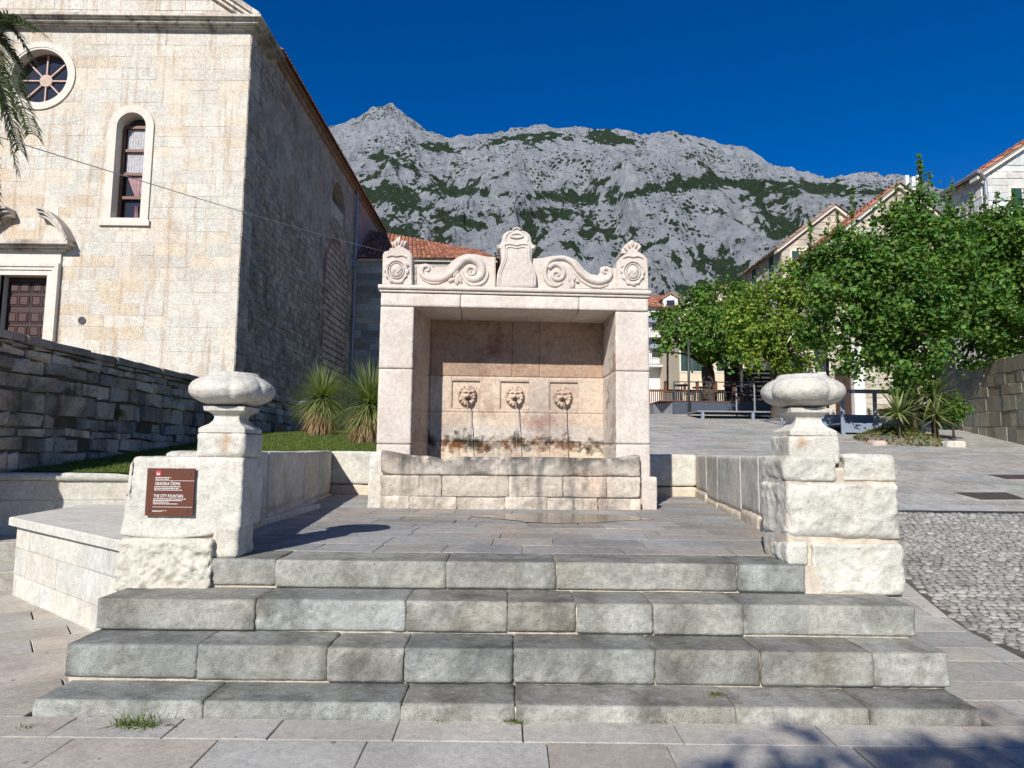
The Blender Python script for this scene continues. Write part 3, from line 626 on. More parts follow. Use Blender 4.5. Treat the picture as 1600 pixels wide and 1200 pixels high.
# wall_frame's normal must face the camera side
b = MB(); b.prism([p0, p1, (-2.6, 5.5), (-2.6, 9.4), (-5.6, 9.4)], -.05, Z1-.075, lambda V: V); b.build('core', M['mortar'], t)
b = MB(); n_ = np.array([-(p1-p0)[1], (p1-p0)[0]]); n_ = -n_/np.linalg.norm(n_); n_ = n_ if n_[1] < 0 else -n_
po, p1o = p0+n_*.05+np.array([-.05, 0]), p1+n_*.05
b.prism([po, p1o, (-2.6, 5.5), (-2.6, 9.3), (-5.6, 9.3)], Z1-.078, Z1+.005, lambda V: V, bev=.01); b.build('coping', M['white_stone'], t)
# low wall behind the plinth
t = thing('garden_wall', 'low smooth stone retaining wall with coping holding the lawn at far left', 'wall', (-6, 8.9, .5))
frG, L = wall_frame((-10.5, 8.0), (-3.1, 9.35), 1)
b = MB(); laid(b, 0, L, -.2, 1.10, (.28, .4), (.7, 1.3), .006, .01, lambda V: frG(np.c_[V[:, 0], V[:, 2], V[:, 1]]), tint=tvar(.8, .92, .03), bev=.004, seed=45); b.build('facing', M['white_stone'], t)
b = MB(); b.box((0, -.35, -.2), (L, 0, 1.10), frG); b.build('core', M['mortar'], t)
b = MB(); b.rock((0, -.38, 1.10), (L, .05, 1.205), cell=.07, rad=.02, amp=.004, fr=frG, tint=(.85, .85, .84)); b.build('coping', M['white_stone'], t, smooth=True)
t = thing('side_steps', 'two shallow stone steps at the far left beyond the plinth', 'steps', (-6, 7.6, 0))
for k, (ya, zz) in enumerate(((6.75, .20), (7.75, .42))):
    b = MB(); q = onZ(0, 905, 0) if k == 0 else onZ(0, 865, .2)
    b.prism([(-11, ya-.6), (-6.2+.0, ya+.1), (-5.25, ya+.75), (-5.3, 9.2), (-11, 9.2)], -.1+zz*.2, zz, lambda V: V, tint=(.8, .8, .8), bev=.012); b.build('step', M['white_stone'], t)

# ================================================================ THE FOUNTAIN
ft = thing('stone_fountain', 'carved pale stone wall fountain with niche, basin and scrolled top', 'fountain', (0, 9.7, .74))
zs0 = .74; TZ = 3.60; LT = 3.80
def fb(mb, a, b_, **k): mb.rock(a, b_, fr=FR, **k)
pl = [FU(588, 690)[0], FU(645, 560)[0]]; prr = [FU(962, 560)[0], FU(1016, 690)[0]]
DEPN = .95; BK = 1.35
for side, (xa, xb) in (('L', pl), ('R', prr)):
    b = MB(); zc = [FU(620, v)[1] for v in ((710, 576, 478) if side == 'L' else (560, 478))]; zc = [zs0-.03]+zc
    if side == 'R': zc = [zs0-.03, FU(990, 694)[1], FU(990, 580)[1], FU(990, 484)[1]]
    else: zc = [zs0-.03, FU(620, 694)[1], FU(620, 576)[1], FU(620, 478)[1]]
    zc[-1] = TZ
    for i in range(len(zc)-1):
        x0, x1 = xa, xb
        fb(b, (x0, 0, zc[i]+.002), (x1, BK, zc[i+1]-.002), cell=.03, rad=.012, amp=.002, famp=.0035, ns=16, seed=600+i, tint=(1, 1, .99), chip=.5)
    b.build('pillar', M['fount_stone'], ft, smooth=True)
b = MB(); x0, x1 = FU(1002, 770)[0], FU(1026, 770)[0]; fb(b, (x0, -.05, zs0-.03), (x1, .3, FU(1010, 745)[1]), cell=.02, rad=.02, amp=.003, famp=.008, seed=610); b.build('foot_block', M['fount_stone'], ft, smooth=True); b = MB()
x0, x1 = FU(575, 770)[0], FU(600, 770)[0]; fb(b, (x0, -.04, zs0-.03), (x1, .5, FU(580, 706)[1]), cell=.02, rad=.03, amp=.004, famp=.010, seed=611, chip=1.)
b.build('foot_block', M['white_stone'], ft, smooth=True)
# splayed niche sides, back and ceiling
nb = [FU(672, 560, DEPN)[0], FU(943, 560, DEPN)[0]]; zn = FU(800, 493, DEPN)[1]
rowsz = [zs0-.0, FU(800, 691, DEPN)[1], FU(800, 645, DEPN)[1], FU(800, 589, DEPN)[1], zn+.02]
for side in (0, 1):
    b = MB(); xo, xi = (pl[1]-.0, nb[0]) if side == 0 else (prr[0], nb[1])
    for i in range(4):
        za, zb_ = rowsz[i]+.002, rowsz[i+1]-.002; n = 24; rows_ = max(2, int((zb_-za)/.03)); V = []
        for r_ in range(rows_+1):
            for c_ in range(n+1):
                t_ = c_/n; x = xo+(xi-xo)*t_; y = .012+(DEPN-.012)*t_; z = za+(zb_-za)*r_/rows_
                ed = min(r_, rows_-r_) == 0; V.append([x+(.006 if ed else 0)*(-1 if side == 0 else 1), y, z])
        V = np.array(V); V[:, 0] += .006*fbm(V, 9, 3, 20+i)*(1 if side == 0 else -1)
        idx = np.arange((rows_+1)*(n+1)).reshape(rows_+1, n+1); F = np.stack([idx[:-1, :-1], idx[:-1, 1:], idx[1:, 1:], idx[1:, :-1]], -1).reshape(-1, 4)
        tn = rnd.uniform(.92, 1.05); b.add(FR(V), F, (tn, tn, tn))
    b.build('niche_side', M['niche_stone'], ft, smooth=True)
b = MB()
def stainT(V):                                # iron and algae deposits around the water line: brown and black crusts
    x, z = V[:, 0], V[:, 2]; zw = FU(800, 694, DEPN)[1]
    band = np.exp(-((z-zw-.03*np.sin(x*4))/.10)**2); drip = np.zeros(len(x))
    for u in (728, 745, 806, 880, 712): xx = FU(u, 680, DEPN)[0]; drip += np.exp(-((x-xx)/.05)**2)*np.exp(-((z-zw-.05)/.14)**2)*1.0
    nn = fbm(V, 14, 4, 61, .65); q = np.clip((band*.95+drip*.7)+nn*1.5-.36, 0, 1)**.5; q = np.where(band+drip > .10, q, 0)
    br = np.clip(fbm(V, 6, 3, 70)*2.2+.15, 0, 1)
    c = (1-q)[:, None]*np.ones(3)+q[:, None]*((1-br)[:, None]*np.array([.09, .085, .08])+br[:, None]*np.array([.30, .15, .06]))
    low = np.clip((zw-z)/.08, 0, 1)[:, None]; c = c*(1-low*.0)*np.where(low > 0, np.array([1+.16, 1+.18, 1+.12]), 1.)
    gr = (np.clip((z-zw)/.05, 0, 1)*np.clip((zw+.30-z)/.05, 0, 1))[:, None]; c = c*(1-gr*(1-np.array([.92, 1.02, 1.12])))
    return c
def backpatch(x0, x1, z0, z1, y, hole=None, cell=.012):
    nx_ = max(2, int((x1-x0)/cell)); nz_ = max(2, int((z1-z0)/cell)); X_, Z_ = np.meshgrid(np.linspace(x0, x1, nx_+1), np.linspace(z0, z1, nz_+1), indexing='ij'); V = np.c_[X_.ravel(), np.full(X_.size, y), Z_.ravel()]
    ex_ = np.minimum(np.minimum(X_-x0, x1-X_), np.minimum(Z_-z0, z1-Z_)).ravel(); V[:, 1] += np.where(ex_ < .004, .012, 0)-.004*fbm(V, 7, 4, 62)
    i_ = np.arange(V.shape[0]).reshape(nx_+1, nz_+1); F = np.stack([i_[:-1, :-1], i_[1:, :-1], i_[1:, 1:], i_[:-1, 1:]], -1).reshape(-1, 4)
    tn = rnd.uniform(.92, 1.06); top_shade = np.array([.70, .60, .55]) if z0 > rowsz[3]-.01 else np.ones(3); b.add(FR(V), F, stainT(V)*np.array([tn, tn*.99, tn*.98])*top_shade)  # top course tinted darker: lintel shade deepened in the stone colour
PAN = [(705.5, 750), (781.5, 827), (858.5, 903)]; pz0, pz1 = FU(800, 639, DEPN)[1], FU(800, 596, DEPN)[1]; px = [(FU(a, 617, DEPN)[0], FU(c, 617, DEPN)[0]) for a, c in PAN]
zz = rowsz; cuts = {0: (720, 800, 860), 1: (738, 812, 860), 3: (800, 843)}
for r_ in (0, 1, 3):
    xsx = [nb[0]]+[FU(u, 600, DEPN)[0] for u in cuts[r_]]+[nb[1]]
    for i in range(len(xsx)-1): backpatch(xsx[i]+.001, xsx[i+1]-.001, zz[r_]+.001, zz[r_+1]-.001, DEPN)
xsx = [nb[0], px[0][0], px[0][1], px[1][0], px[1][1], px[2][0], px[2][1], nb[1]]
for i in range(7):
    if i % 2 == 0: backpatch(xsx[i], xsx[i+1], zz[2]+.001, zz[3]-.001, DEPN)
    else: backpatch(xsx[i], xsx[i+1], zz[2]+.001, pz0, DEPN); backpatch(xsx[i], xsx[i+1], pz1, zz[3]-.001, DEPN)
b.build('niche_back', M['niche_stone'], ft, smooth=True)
b = MB()
V = np.array([[pl[1], .0, TZ], [prr[0], .0, TZ], [nb[1]+.0, DEPN-.14, zn+.01], [nb[0], DEPN-.14, zn+.01], [nb[0], DEPN-.14, zn+.06], [nb[1], DEPN-.14, zn+.06], [nb[1], DEPN+.02, zn+.06], [nb[0], DEPN+.02, zn+.06]])
b.add(FR(V), [[0, 1, 2, 3], [3, 2, 5, 4], [4, 5, 6, 7]]); b.box((nb[0]-.0, DEPN-.05, zn-.035), (nb[1], DEPN+.01, zn+.005), FR); b.box((pl[1]-.02, DEPN+.1, zs0), (prr[0]+.02, BK, TZ+.18), FR)
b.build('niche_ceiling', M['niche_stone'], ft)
# lion masks
def mask(k, turn):
    x0, x1 = px[k]; cx_, cz_ = (x0+x1)/2, (pz0+pz1)/2-.0; w_ = (x1-x0); pn = MB()
    pn.box((x0+.001, DEPN+.035, pz0+.001), (x1-.001, DEPN+.08, pz1-.001), FR)
    for a, c in (((x0, DEPN+.001, pz0), (x0+.004, DEPN+.04, pz1)), ((x1-.004, DEPN+.001, pz0), (x1, DEPN+.04, pz1)), ((x0, DEPN+.001, pz0-.004), (x1, DEPN+.04, pz0)), ((x0, DEPN+.001, pz1), (x1, DEPN+.04, pz1+.004))): pn.box(a, c, FR)
    po_ = pn.build('mask_panel', M['niche_stone'], ft)
    n = 90; X_, Z_ = np.meshgrid(np.linspace(-1, 1, n), np.linspace(-1.12, 1.12, n), indexing='ij'); x = X_-turn*.12; z = Z_
    r2 = np.sqrt(x*x*1.25+z*z); ang = np.arctan2(z, x); xt = x-turn*.22*(1-r2)
    g = lambda cx1, cz1, sx1, sz1: np.exp(-((xt-cx1)/sx1)**2-((z-cz1)/sz1)**2)
    h = .60*np.clip(1-r2*r2*.95, 0, 1)**.5
    mane = .17*np.exp(-((r2-.86)/.15)**2)*(1+.55*np.sin(ang*11+2*np.sin(ang*3)))
    h = h*.8+mane+.20*g(-.24, .30, .2, .07)+.20*g(.24, .30, .2, .07)-.15*g(-.24, .17, .13, .07)-.15*g(.24, .17, .13, .07)+.10*g(-.24, .16, .07, .05)+.10*g(.24, .16, .07, .05)
    h += .30*g(0, .02, .11, .26)+.14*g(0, -.10, .17, .08)+.14*g(-.3, -.12, .17, .15)+.14*g(.3, -.12, .17, .15)-.38*g(0, -.40, .17, .12)+.15*g(0, -.62, .26, .10)+.10*g(0, .62, .3, .12)
    h += .18*g(-.72, .38, .13, .13)+.18*g(.72, .38, .13, .13)+.03*fbm(np.c_[X_.ravel(), Z_.ravel(), 0*X_.ravel()], 6, 3, 9+k).reshape(n, n)
    h = np.where(r2 > 1.02, 0, h); hs = .20
    V = np.c_[(cx_+X_*.162).ravel(), (DEPN+.034-h*hs*.9).ravel(), (cz_-.015+Z_*.172).ravel()]
    i_ = np.arange(n*n).reshape(n, n); F = np.stack([i_[:-1, :-1], i_[1:, :-1], i_[1:, 1:], i_[:-1, 1:]], -1).reshape(-1, 4)
    rr2 = r2.ravel(); F = F[(rr2[F] < 1.04).any(1)]
    mb = MB(); mb.add(FR(V), F, (1.0, .97, .95)); mo = mb.build('lion_mask', M['niche_stone'], ft, smooth=True)
    mx_, mz_ = cx_+turn*.012, cz_-.015-.066; tb = MB(); tb.tube(FR([[mx_, DEPN-.06, mz_+.004], [mx_+turn*.01, DEPN-.175, mz_]]), .021, 12, up=(0, 0, 1)); tb.build('spout', M['bronze'], mo, smooth=True)
    return mx_+turn*.01, mz_
jets = [mask(0, 1.0), mask(1, 0), mask(2, -.7)]
# basin
ZB = [zs0-.02, FU(800, 777, -.12)[1], FU(800, 744, -.12)[1], FU(800, 714, -.12)[1]]; bx0, bx1 = FU(594, 750, -.12)[0], FU(1001, 750, -.12)[0]
def rim(V):
    xx = V[:, 0]; V = V.copy(); k_ = (V[:, 2] > ZB[3]-.08); e0 = np.clip((xx-bx0)/.5, 0, 1); prof = .09*(1-e0)**1.2+.045*np.clip((xx-bx1+.35)/.3, 0, 1)-.04*np.exp(-((xx-(bx0+.88))/.16)**2)+.004*np.sin(xx*4.1)
    V[:, 2] += k_*prof*np.clip((V[:, 2]-ZB[3]+.08)/.08, 0, 1); return V
b = MB(); fb(b, (bx0, -.13, ZB[2]+.004), (bx1, .06, ZB[3]), cell=.016, rad=.03, amp=.006, famp=.009, ns=14, seed=701, post=rim, tint=(.92, .91, .90), tvar=.45, chip=1., spots=[(0, ZB[3]-.01, 9, .085, (.45, .45, .46)), (-.3, ZB[3]-.15, .5, .2, (.65, .65, .66)), (.9, ZB[3]-.1, .4, .2, (.6, .6, .6)), (-1.2, ZB[3]-.05, .3, .15, (.7, .7, .7))]); rimo = b.build('basin_rim', M['basin_stone'], ft, smooth=True)
b = MB()
for zi, us in ((1, (594, 656, 690, 795, 880, 948, 1001)), (0, (594, 640, 715, 790, 855, 935, 1001))):
    for i in range(len(us)-1):
        x0, x1 = FU(us[i], 760, -.12)[0], FU(us[i+1], 760, -.12)[0]; tn = rnd.uniform(.92, 1.12); zt = ZB[zi+1]+rnd.uniform(-.012, .012)*(zi == 0)
        fb(b, (x0+.001, -.125+rnd.uniform(-.005, .005)-(.01 if zi == 0 else 0), ZB[zi]+.002), (x1-.001, .04, zt-.001), cell=.016, rad=.012, amp=.004, famp=.014 if zi else .022, ns=11, seed=720+i+zi*9, tint=(tn*1.03, tn, tn*.97), tvar=.3, chip=1.2)
b.build('basin_wall', M['basin_stone'], ft, smooth=True)
b = MB(); fb(b, (bx0+.03, -.10, zs0-.02), (bx1-.03, .03, ZB[3]-.06), cell=.06, rad=.01, amp=.004); b.box((pl[1]-.05, .03, zs0), (prr[0]+.05, DEPN+.05, ZB[2]-.05), FR); b.build('mortar_core', M['dirt'], ft)
# lintel and cornice
xl, xr = FU(595, 465)[0], FU(1013, 470)[0]
b = MB(); cutsx = [xl, FU(720, 470)[0], FU(905, 470)[0], xr]
for i in range(3): fb(b, (cutsx[i]+.0015, -.015, TZ+.003), (cutsx[i+1]-.0015, BK, LT), cell=.035, rad=.01, amp=.002, famp=.004, ns=14, seed=740+i, tint=(1.05, 1.05, 1.05), chip=.5)
b.build('lintel', M['fount_stone'], ft, smooth=True)
zt = FU(800, 450)[1]
b = MB(); fb(b, (xl-.02, -.035, LT+.003), (xr+.02, BK+.02, LT+.042), cell=.04, rad=.008, amp=.0015, seed=750, tint=(1.02, 1.02, 1.0)); fb(b, (xl-.04, -.06, LT+.045), (xr+.04, BK+.04, zt), cell=.04, rad=.012, amp=.0015, seed=751, tint=(1.04, 1.04, 1.02)); b.build('cornice', M['fount_stone'], ft, smooth=True)
ZT = zt
# carved crown
c4 = lambda x, y, off=0.: FU(780+x/5.4545, 340+y/5.4545, off)
FP = lambda off=0.: (lambda V: FR(np.c_[V[:, 0], off-V[:, 2], V[:, 1]]))
def slab(pts, thick, front, name, parent, off=.0, bev=.012, subd=True, mt='fount_stone'):
    P = [c4(*p, off) for p in pts]; P = [(x, max(z, ZT-.0)) for x, z in P]; b_ = MB(); b_.prism(P, -thick, front, FP(off), bev=bev); return b_.build(name, M[mt], parent)
def sm(pts, n=8, closed=False):
    P = np.array(pts, float); m_ = len(P); out = []
    rng = range(m_ if closed else m_-1)
    for i in rng:
        g_ = (lambda k: P[k % m_]) if closed else (lambda k: P[min(max(k, 0), m_-1)])
        a, b_, c, d = g_(i-1), g_(i), g_(i+1), g_(i+2)
        for t in np.linspace(0, 1, n, endpoint=False): out.append(.5*((2*b_)+(-a+c)*t+(2*a-5*b_+4*c-d)*t*t+(-a+3*b_-3*c+d)*t**3))
    if not closed: out.append(P[-1])
    return np.array(out)
def band(pts, r_, name, parent, off=0., n=8, closed=False, flat=1.05, mb=None):
    P = sm(pts, n, closed); R_ = r_ if np.isscalar(r_) else np.interp(np.linspace(0, 1, len(P)), np.linspace(0, 1, len(r_)), r_)
    Q_ = np.array([c4(x, y, off) for x, y in P[:, :2]]); W_ = FR(np.c_[Q_[:, 0], np.full(len(Q_), off), Q_[:, 1]]); k_ = mb or MB()
    nrm = FR([[0, 1, 0]])[0]-FR([[0, 0, 0]])[0]; k_.tube(W_, R_, 12, flat=flat, closed=closed, up=tuple(nrm))
    return k_ if mb else k_.build(name, M['fount_stone'], parent, smooth=True)
# left scroll slab (crop-3 x minus 1200)
c3 = lambda L_: [(x-1200, y) for x, y in L_]
Ls = c3([(500, 600), (500, 405), (520, 398), (560, 392), (600, 400), (622, 430), (640, 424), (720, 424), (745, 418), (775, 395), (800, 368), (850, 332), (900, 312), (950, 306), (1000, 310), (1050, 322), (1110, 334), (1170, 334), (1170, 605)])
slab(Ls, .22, .0, 'scroll_panel', ft, off=.06, bev=.015)
spir = [(965, 462), (950, 452), (945, 472), (965, 485), (992, 470), (990, 438), (955, 420), (925, 440), (915, 475), (935, 515), (985, 528), (1035, 505), (1055, 455), (1035, 395), (975, 355), (910, 358), (860, 400), (810, 455), (750, 505), (680, 530), (610, 525), (560, 505), (538, 470), (545, 430), (575, 412), (600, 425), (598, 450), (578, 452)]
band(c3([(x, y) for x, y in spir]), [.012, .018, .024, .032, .042, .056, .062, .06, .052, .045, .04, .032, .024, .014], 'scroll', ft, off=.055)
b = MB(); band(c3([(1085, 430), (1100, 480), (1070, 545), (1000, 575), (940, 560), (895, 510), (880, 450)]), [.012, .026, .03, .03, .02, .01], '', None, off=.055, mb=b); band(c3([(540, 525), (620, 556), (700, 548), (780, 500), (840, 440)]), [.010, .02, .022, .018, .01], '', None, off=.055, mb=b)
for x, y, r1, r2, ro in ((845, 520, 26, 55, -.2), (800, 530, 34, 18, .3), (870, 530, 12, 35, .2), (830, 470, 22, 45, -.5), (780, 540, 16, 14, 0)):
    q = c4(x-1200, y, .05); b.blob((q[0], .05, q[1]), (r1*.00168, .03, r2*.00168), 12, fr=FR, rot=ro)
b.build('scroll_leaf', M['fount_stone'], ft, smooth=True)
Rs = [(270, 605), (270, 350), (330, 344), (380, 340), (440, 325), (520, 322), (600, 332), (655, 358), (695, 400), (730, 445), (790, 488), (850, 496), (872, 470), (868, 432), (895, 415), (925, 418), (945, 430), (1010, 432), (1010, 612)]
slab(Rs, .22, .0, 'scroll_panel', ft, off=.06, bev=.015)
spr = [(490, 484), (502, 495), (512, 478), (490, 462), (462, 472), (458, 505), (490, 530), (535, 515), (552, 470), (530, 420), (475, 395), (425, 420), (402, 475), (420, 540), (480, 575), (530, 560)]
band(spr[:11]+[(420, 430)], [.012, .018, .024, .03, .036, .038], 'scroll', ft, off=.055)
b = MB(); band([(540, 555), (490, 580), (430, 565), (395, 510), (392, 440), (430, 370), (500, 345), (570, 352), (635, 395), (690, 465), (760, 520), (840, 545), (915, 530), (948, 490), (940, 448), (908, 432), (888, 448), (896, 470), (915, 468)], [.012, .026, .034, .036, .036, .04, .046, .05, .048, .042, .036, .03, .022, .014], '', None, off=.055, mb=b); band([(640, 470), (700, 535), (780, 580), (860, 590), (930, 570)], [.008, .018, .022, .02, .01], '', None, off=.055, mb=b)
for x, y, r1, r2, ro in ((622, 570, 26, 36, .1), (600, 530, 12, 24, .3), (665, 545, 20, 14, -.3), (640, 520, 14, 22, 0)):
    q = c4(x, y, .05); b.blob((q[0], .05, q[1]), (r1*.00168, .03, r2*.00168), 12, fr=FR, rot=ro)
b.build('scroll_leaf', M['fount_stone'], ft, smooth=True)
# central cartouche
half = [(148, 88), (172, 98), (196, 106), (232, 118), (258, 140), (270, 165), (276, 205), (292, 228), (318, 236), (312, 258), (288, 262), (282, 300), (276, 350), (284, 400), (300, 440), (314, 500), (320, 560), (316, 606)]
full = half+[(296-x, y) for x, y in half[::-1]]
slab(full, .30, .0, 'cartouche', ft, off=-.02, bev=.02)
b = MB(); hf = [(148, 262), (190, 250), (222, 252), (236, 270), (234, 310), (238, 360), (262, 415), (280, 470), (288, 530), (284, 585)]
pth = sm(hf, 6).tolist(); pth = pth+[(296-x, y) for x, y in pth[::-1][:-1]]; band(pth, .013, '', None, off=-.022, n=1, closed=True, mb=b)
hf2 = [(x+(18 if x > 200 else 0), y-(26 if y < 300 else 0)) for x, y in hf]; pth = sm(hf2, 6).tolist(); pth = pth+[(296-x, y) for x, y in pth[::-1][:-1]]; band(pth, .020, '', None, off=-.02, n=1, closed=True, mb=b)
band([(92, 152), (100, 164), (148, 172), (196, 164), (208, 150)], [.008, .014, .016, .014, .008], '', None, off=-.03, mb=b); band([(104, 150), (120, 140), (148, 134), (178, 140), (196, 150)], [.006, .012, .02, .012, .006], '', None, off=-.025, mb=b)
band([(60, 215), (52, 170), (80, 130), (110, 118)], [.006, .016, .014, .006], '', None, off=-.02, mb=b); band([(236, 215), (246, 170), (218, 130), (186, 118)], [.006, .016, .014, .006], '', None, off=-.02, mb=b)
for x, y in ((305, 246), (-9, 246)): q = c4(x, y, 0); b.blob((q[0], .02, q[1]), (.022, .05, .022), 12, fr=FR)
for k_ in range(7): a = math.radians(30+20*k_); q = c4(148+34*math.cos(a), 122-30*math.sin(a), 0); b.blob((q[0], -.022, q[1]), (.012, .02, .022), 8, fr=FR, rot=a-1.57)
b.build('cartouche_moulding', M['fount_stone'], ft, smooth=True)
# corner crests
def crest(sil, cx_, cy_, rx, ry, crown):
    o = slab(sil, .40, .0, 'crest_block', ft, off=.02, bev=.02); b = MB()
    q = [(cx_+rx*math.cos(a), cy_+ry*math.sin(a)*(1.05 if math.sin(a) > 0 else .92)) for a in np.linspace(0, 6.283, 28)[:-1]]
    band(q, .020, '', None, off=.012, n=1, closed=True, mb=b); q2 = [(cx_+rx*.72*math.cos(a), cy_+ry*.70*math.sin(a)) for a in np.linspace(0, 6.283, 28)[:-1]]; band(q2, .010, '', None, off=.008, n=1, closed=True, mb=b)
    p = c4(cx_, cy_, .01); b.blob((p[0], .012, p[1]), (rx*.62*.00168, .03, ry*.62*.00168), 14, fr=FR)
    for a in np.linspace(-.5, 3.64, 9): p = c4(cx_+rx*1.12*math.cos(a), cy_+ry*1.1*math.sin(a), 0); k9 = rnd.uniform(.7, 1.5); b.blob((p[0]+rnd.uniform(-.01, .01), .012, p[1]+rnd.uniform(-.01, .01)), (.036*k9, .030, .018*k9), 8, fr=FR, rot=-a+rnd.uniform(-.5, .5)+1.57)
    band([(cx_-rx, cy_-ry*1.22), (cx_-rx*.5, cy_-ry*1.38), (cx_, cy_-ry*1.30), (cx_+rx*.5, cy_-ry*1.38), (cx_+rx, cy_-ry*1.2)], [.008, .016, .012, .016, .008], '', None, off=.01, mb=b)
    band([(cx_-rx*.4, cy_+ry*.2), (cx_-.1*rx, cy_-ry*.1), (cx_+rx*.1, cy_+ry*.15), (cx_+rx*.45, cy_-ry*.2)], [.004, .009, .009, .004], '', None, off=-.018, mb=b)
    for (x, y), ro in crown: p = c4(x, y, .02); b.blob((p[0], .04, p[1]), (.020, .06, .055), 9, fr=FR, rot=ro)
    b.build('crest_shield', M['fount_stone'], o, smooth=True)
crest(c3([(200, 600), (207, 310), (222, 288), (262, 276), (268, 258), (292, 252), (276, 206), (300, 202), (312, 190), (330, 164), (356, 158), (366, 196), (412, 196), (398, 248), (412, 270), (438, 282), (458, 312), (458, 602)]), 325-1200, 450, 84, 94, [((295-1200, 232), .35), ((322-1200, 215), .12), ((348-1200, 205), -.05), ((372-1200, 222), -.25), ((396-1200, 228), -.45)])
crest([(995, 612), (1003, 382), (1028, 342), (1062, 318), (1086, 296), (1046, 300), (1044, 272), (1075, 228), (1112, 200), (1136, 184), (1160, 205), (1196, 216), (1216, 244), (1200, 292), (1238, 318), (1270, 350), (1276, 520), (1276, 620)], 1140, 462, 84, 98, [((1075, 268), .6), ((1105, 240), .3), ((1135, 225), 0), ((1165, 240), -.3), ((1192, 262), -.55)])
# water streams: each falls from its spout
for k, (jx, jz) in enumerate(jets):
    P = []; 
    for i in range(14):
        s_ = i/13; drop = (jz-1.30)*s_; P.append([jx+.022*math.sqrt(s_)*(1 if k < 2 else -.6)+.004*math.sin(i*1.7), DEPN-.155-.10*math.sqrt(s_)-.02*s_, jz-drop])
    b = MB(); b.tube(FR(P), np.linspace(.0085, .0045, 14)*np.array([1+.2*math.sin(i*2.3) for i in range(14)]), 8)
    tag(b.build('water_stream', M['water'], base=FR([[jx, DEPN-.2, 1.3]])[0], smooth=True), ('thin water stream falling from the leftmost lion mask', 'thin water stream falling from the middle lion mask', 'thin water stream falling from the rightmost lion mask')[k], 'water stream', 'water streams of the fountain')
b = MB(); b.prism([(pl[1]-.03, .05), (prr[0]+.03, .05), (nb[1]+.02, DEPN-.003), (nb[0]-.02, DEPN-.003)], ZB[2]+.04, ZB[2]+.09, FR); struct(b.build('basin_water', M['water']))
# ================================================================ CHURCH
YC = 22.0
def c(u, v, y=YC): p = onY(u, v, y); return float(p[0]), float(p[2])
xc = c(365, 585)[0]; zc0 = c(330, 51)[1]; zc1 = c(330, 21, YC-.45)[1]
ch = thing('church', 'old limestone church with round window, arched window and long shaded side wall', 'church', (xc-5, YC, 2.4))
frF = lambda V: np.c_[V[:, 0], YC-V[:, 2], V[:, 1]]
rcx, rcz = c(63, 119); rR = 58.5/1050*YC; rI = 47/1050*YC
circ = lambda cx_, cz_, r_, n=28: [(cx_+r_*math.cos(a), cz_+r_*math.sin(a)) for a in np.linspace(0, 2*math.pi, n, endpoint=False)]
wl, wzb = c(174, 341); wr = c(220, 341)[0]; wt = c(207, 177)[1]; wcx = (wl+wr)/2; whw = (wr-wl)/2
def arch(cx_, hw_, zb_, zt_, n=12): return [(cx_-hw_, zb_), (cx_+hw_, zb_)]+[(cx_+hw_*math.cos(a), zt_-hw_+hw_*math.sin(a)) for a in np.linspace(0, math.pi, n)]
dxr = c(73, 480)[0]; dcx = c(36, 480)[0]; dhw = dxr-dcx; dzt = c(60, 431)[1]; FT = .27
def tch(R):
    v = R.uniform(.94, 1.05); q = R.random(); x_, z_ = R.pos; low = x_ < -12.5 and z_ < 11
    if low and q < .28: return (v*.97, v*.89, v*.79)
    if z_ > 14.6 and q < .2: return (v*.96, v*.90, v*.82)
    return (v*1.02, v*.97, v*.90) if q < .08 else ((v*.96, v*.98, v) if q < .45 else (v, v, v))
b = MB()
laid(b, -23, xc-.003, 1.5, zc0, (.36, .46), (.55, 1.15),   .014, .014, frF, holes=[circ(rcx, rcz, rR-.05), arch(wcx, whw+FT-.04, wzb-.2, wt+FT-.05), [(dcx-dhw-.38, 0), (dcx+dhw+.38, 0), (dcx+dhw+.38, dzt+.4), (dcx-dhw-.38, dzt+.4)]], tint=tch, bev=.006, seed=3, jit=.006, dvar=.45)
front = b.build('front_wall', M['church'], ch)
b = MB()                                       # wall core with real openings
cells = [[(-23, 1.5), (xc, 1.5), (xc, zc0+.4), (-23, zc0+.4)]]
for H in (circ(rcx, rcz, rI+.03), arch(wcx, whw+.02, wzb-.02, wt+.02), [(dcx-dhw-.02, 0), (dcx+dhw+.02, 0), (dcx+dhw+.02, dzt+.02), (dcx-dhw-.02, dzt+.02)]):
    nn_ = []
    for q in cells: nn_ += minus(q, H)
    cells = nn_
for q in cells: b.prism(q, -.55, .009, frF, tint=(1.02, .98, .93))
b.build('wall_core', M['church'], ch)
def ring(mb, inner, outer, h0, h1, fr_, tint=(1, 1, 1)):
    n = len(inner); A = np.array(inner); B_ = np.array(outer)
    V = np.concatenate([np.c_[A, np.full(n, h0)], np.c_[A, np.full(n, h1)], np.c_[B_, np.full(n, h1)], np.c_[B_, np.full(n, h0)]]); F = []
    for k in range(3):
        for i in range(n): F.append([k*n+i, k*n+(i+1) % n, (k+1)*n+(i+1) % n, (k+1)*n+i])
    mb.add(fr_(V), F, tint)
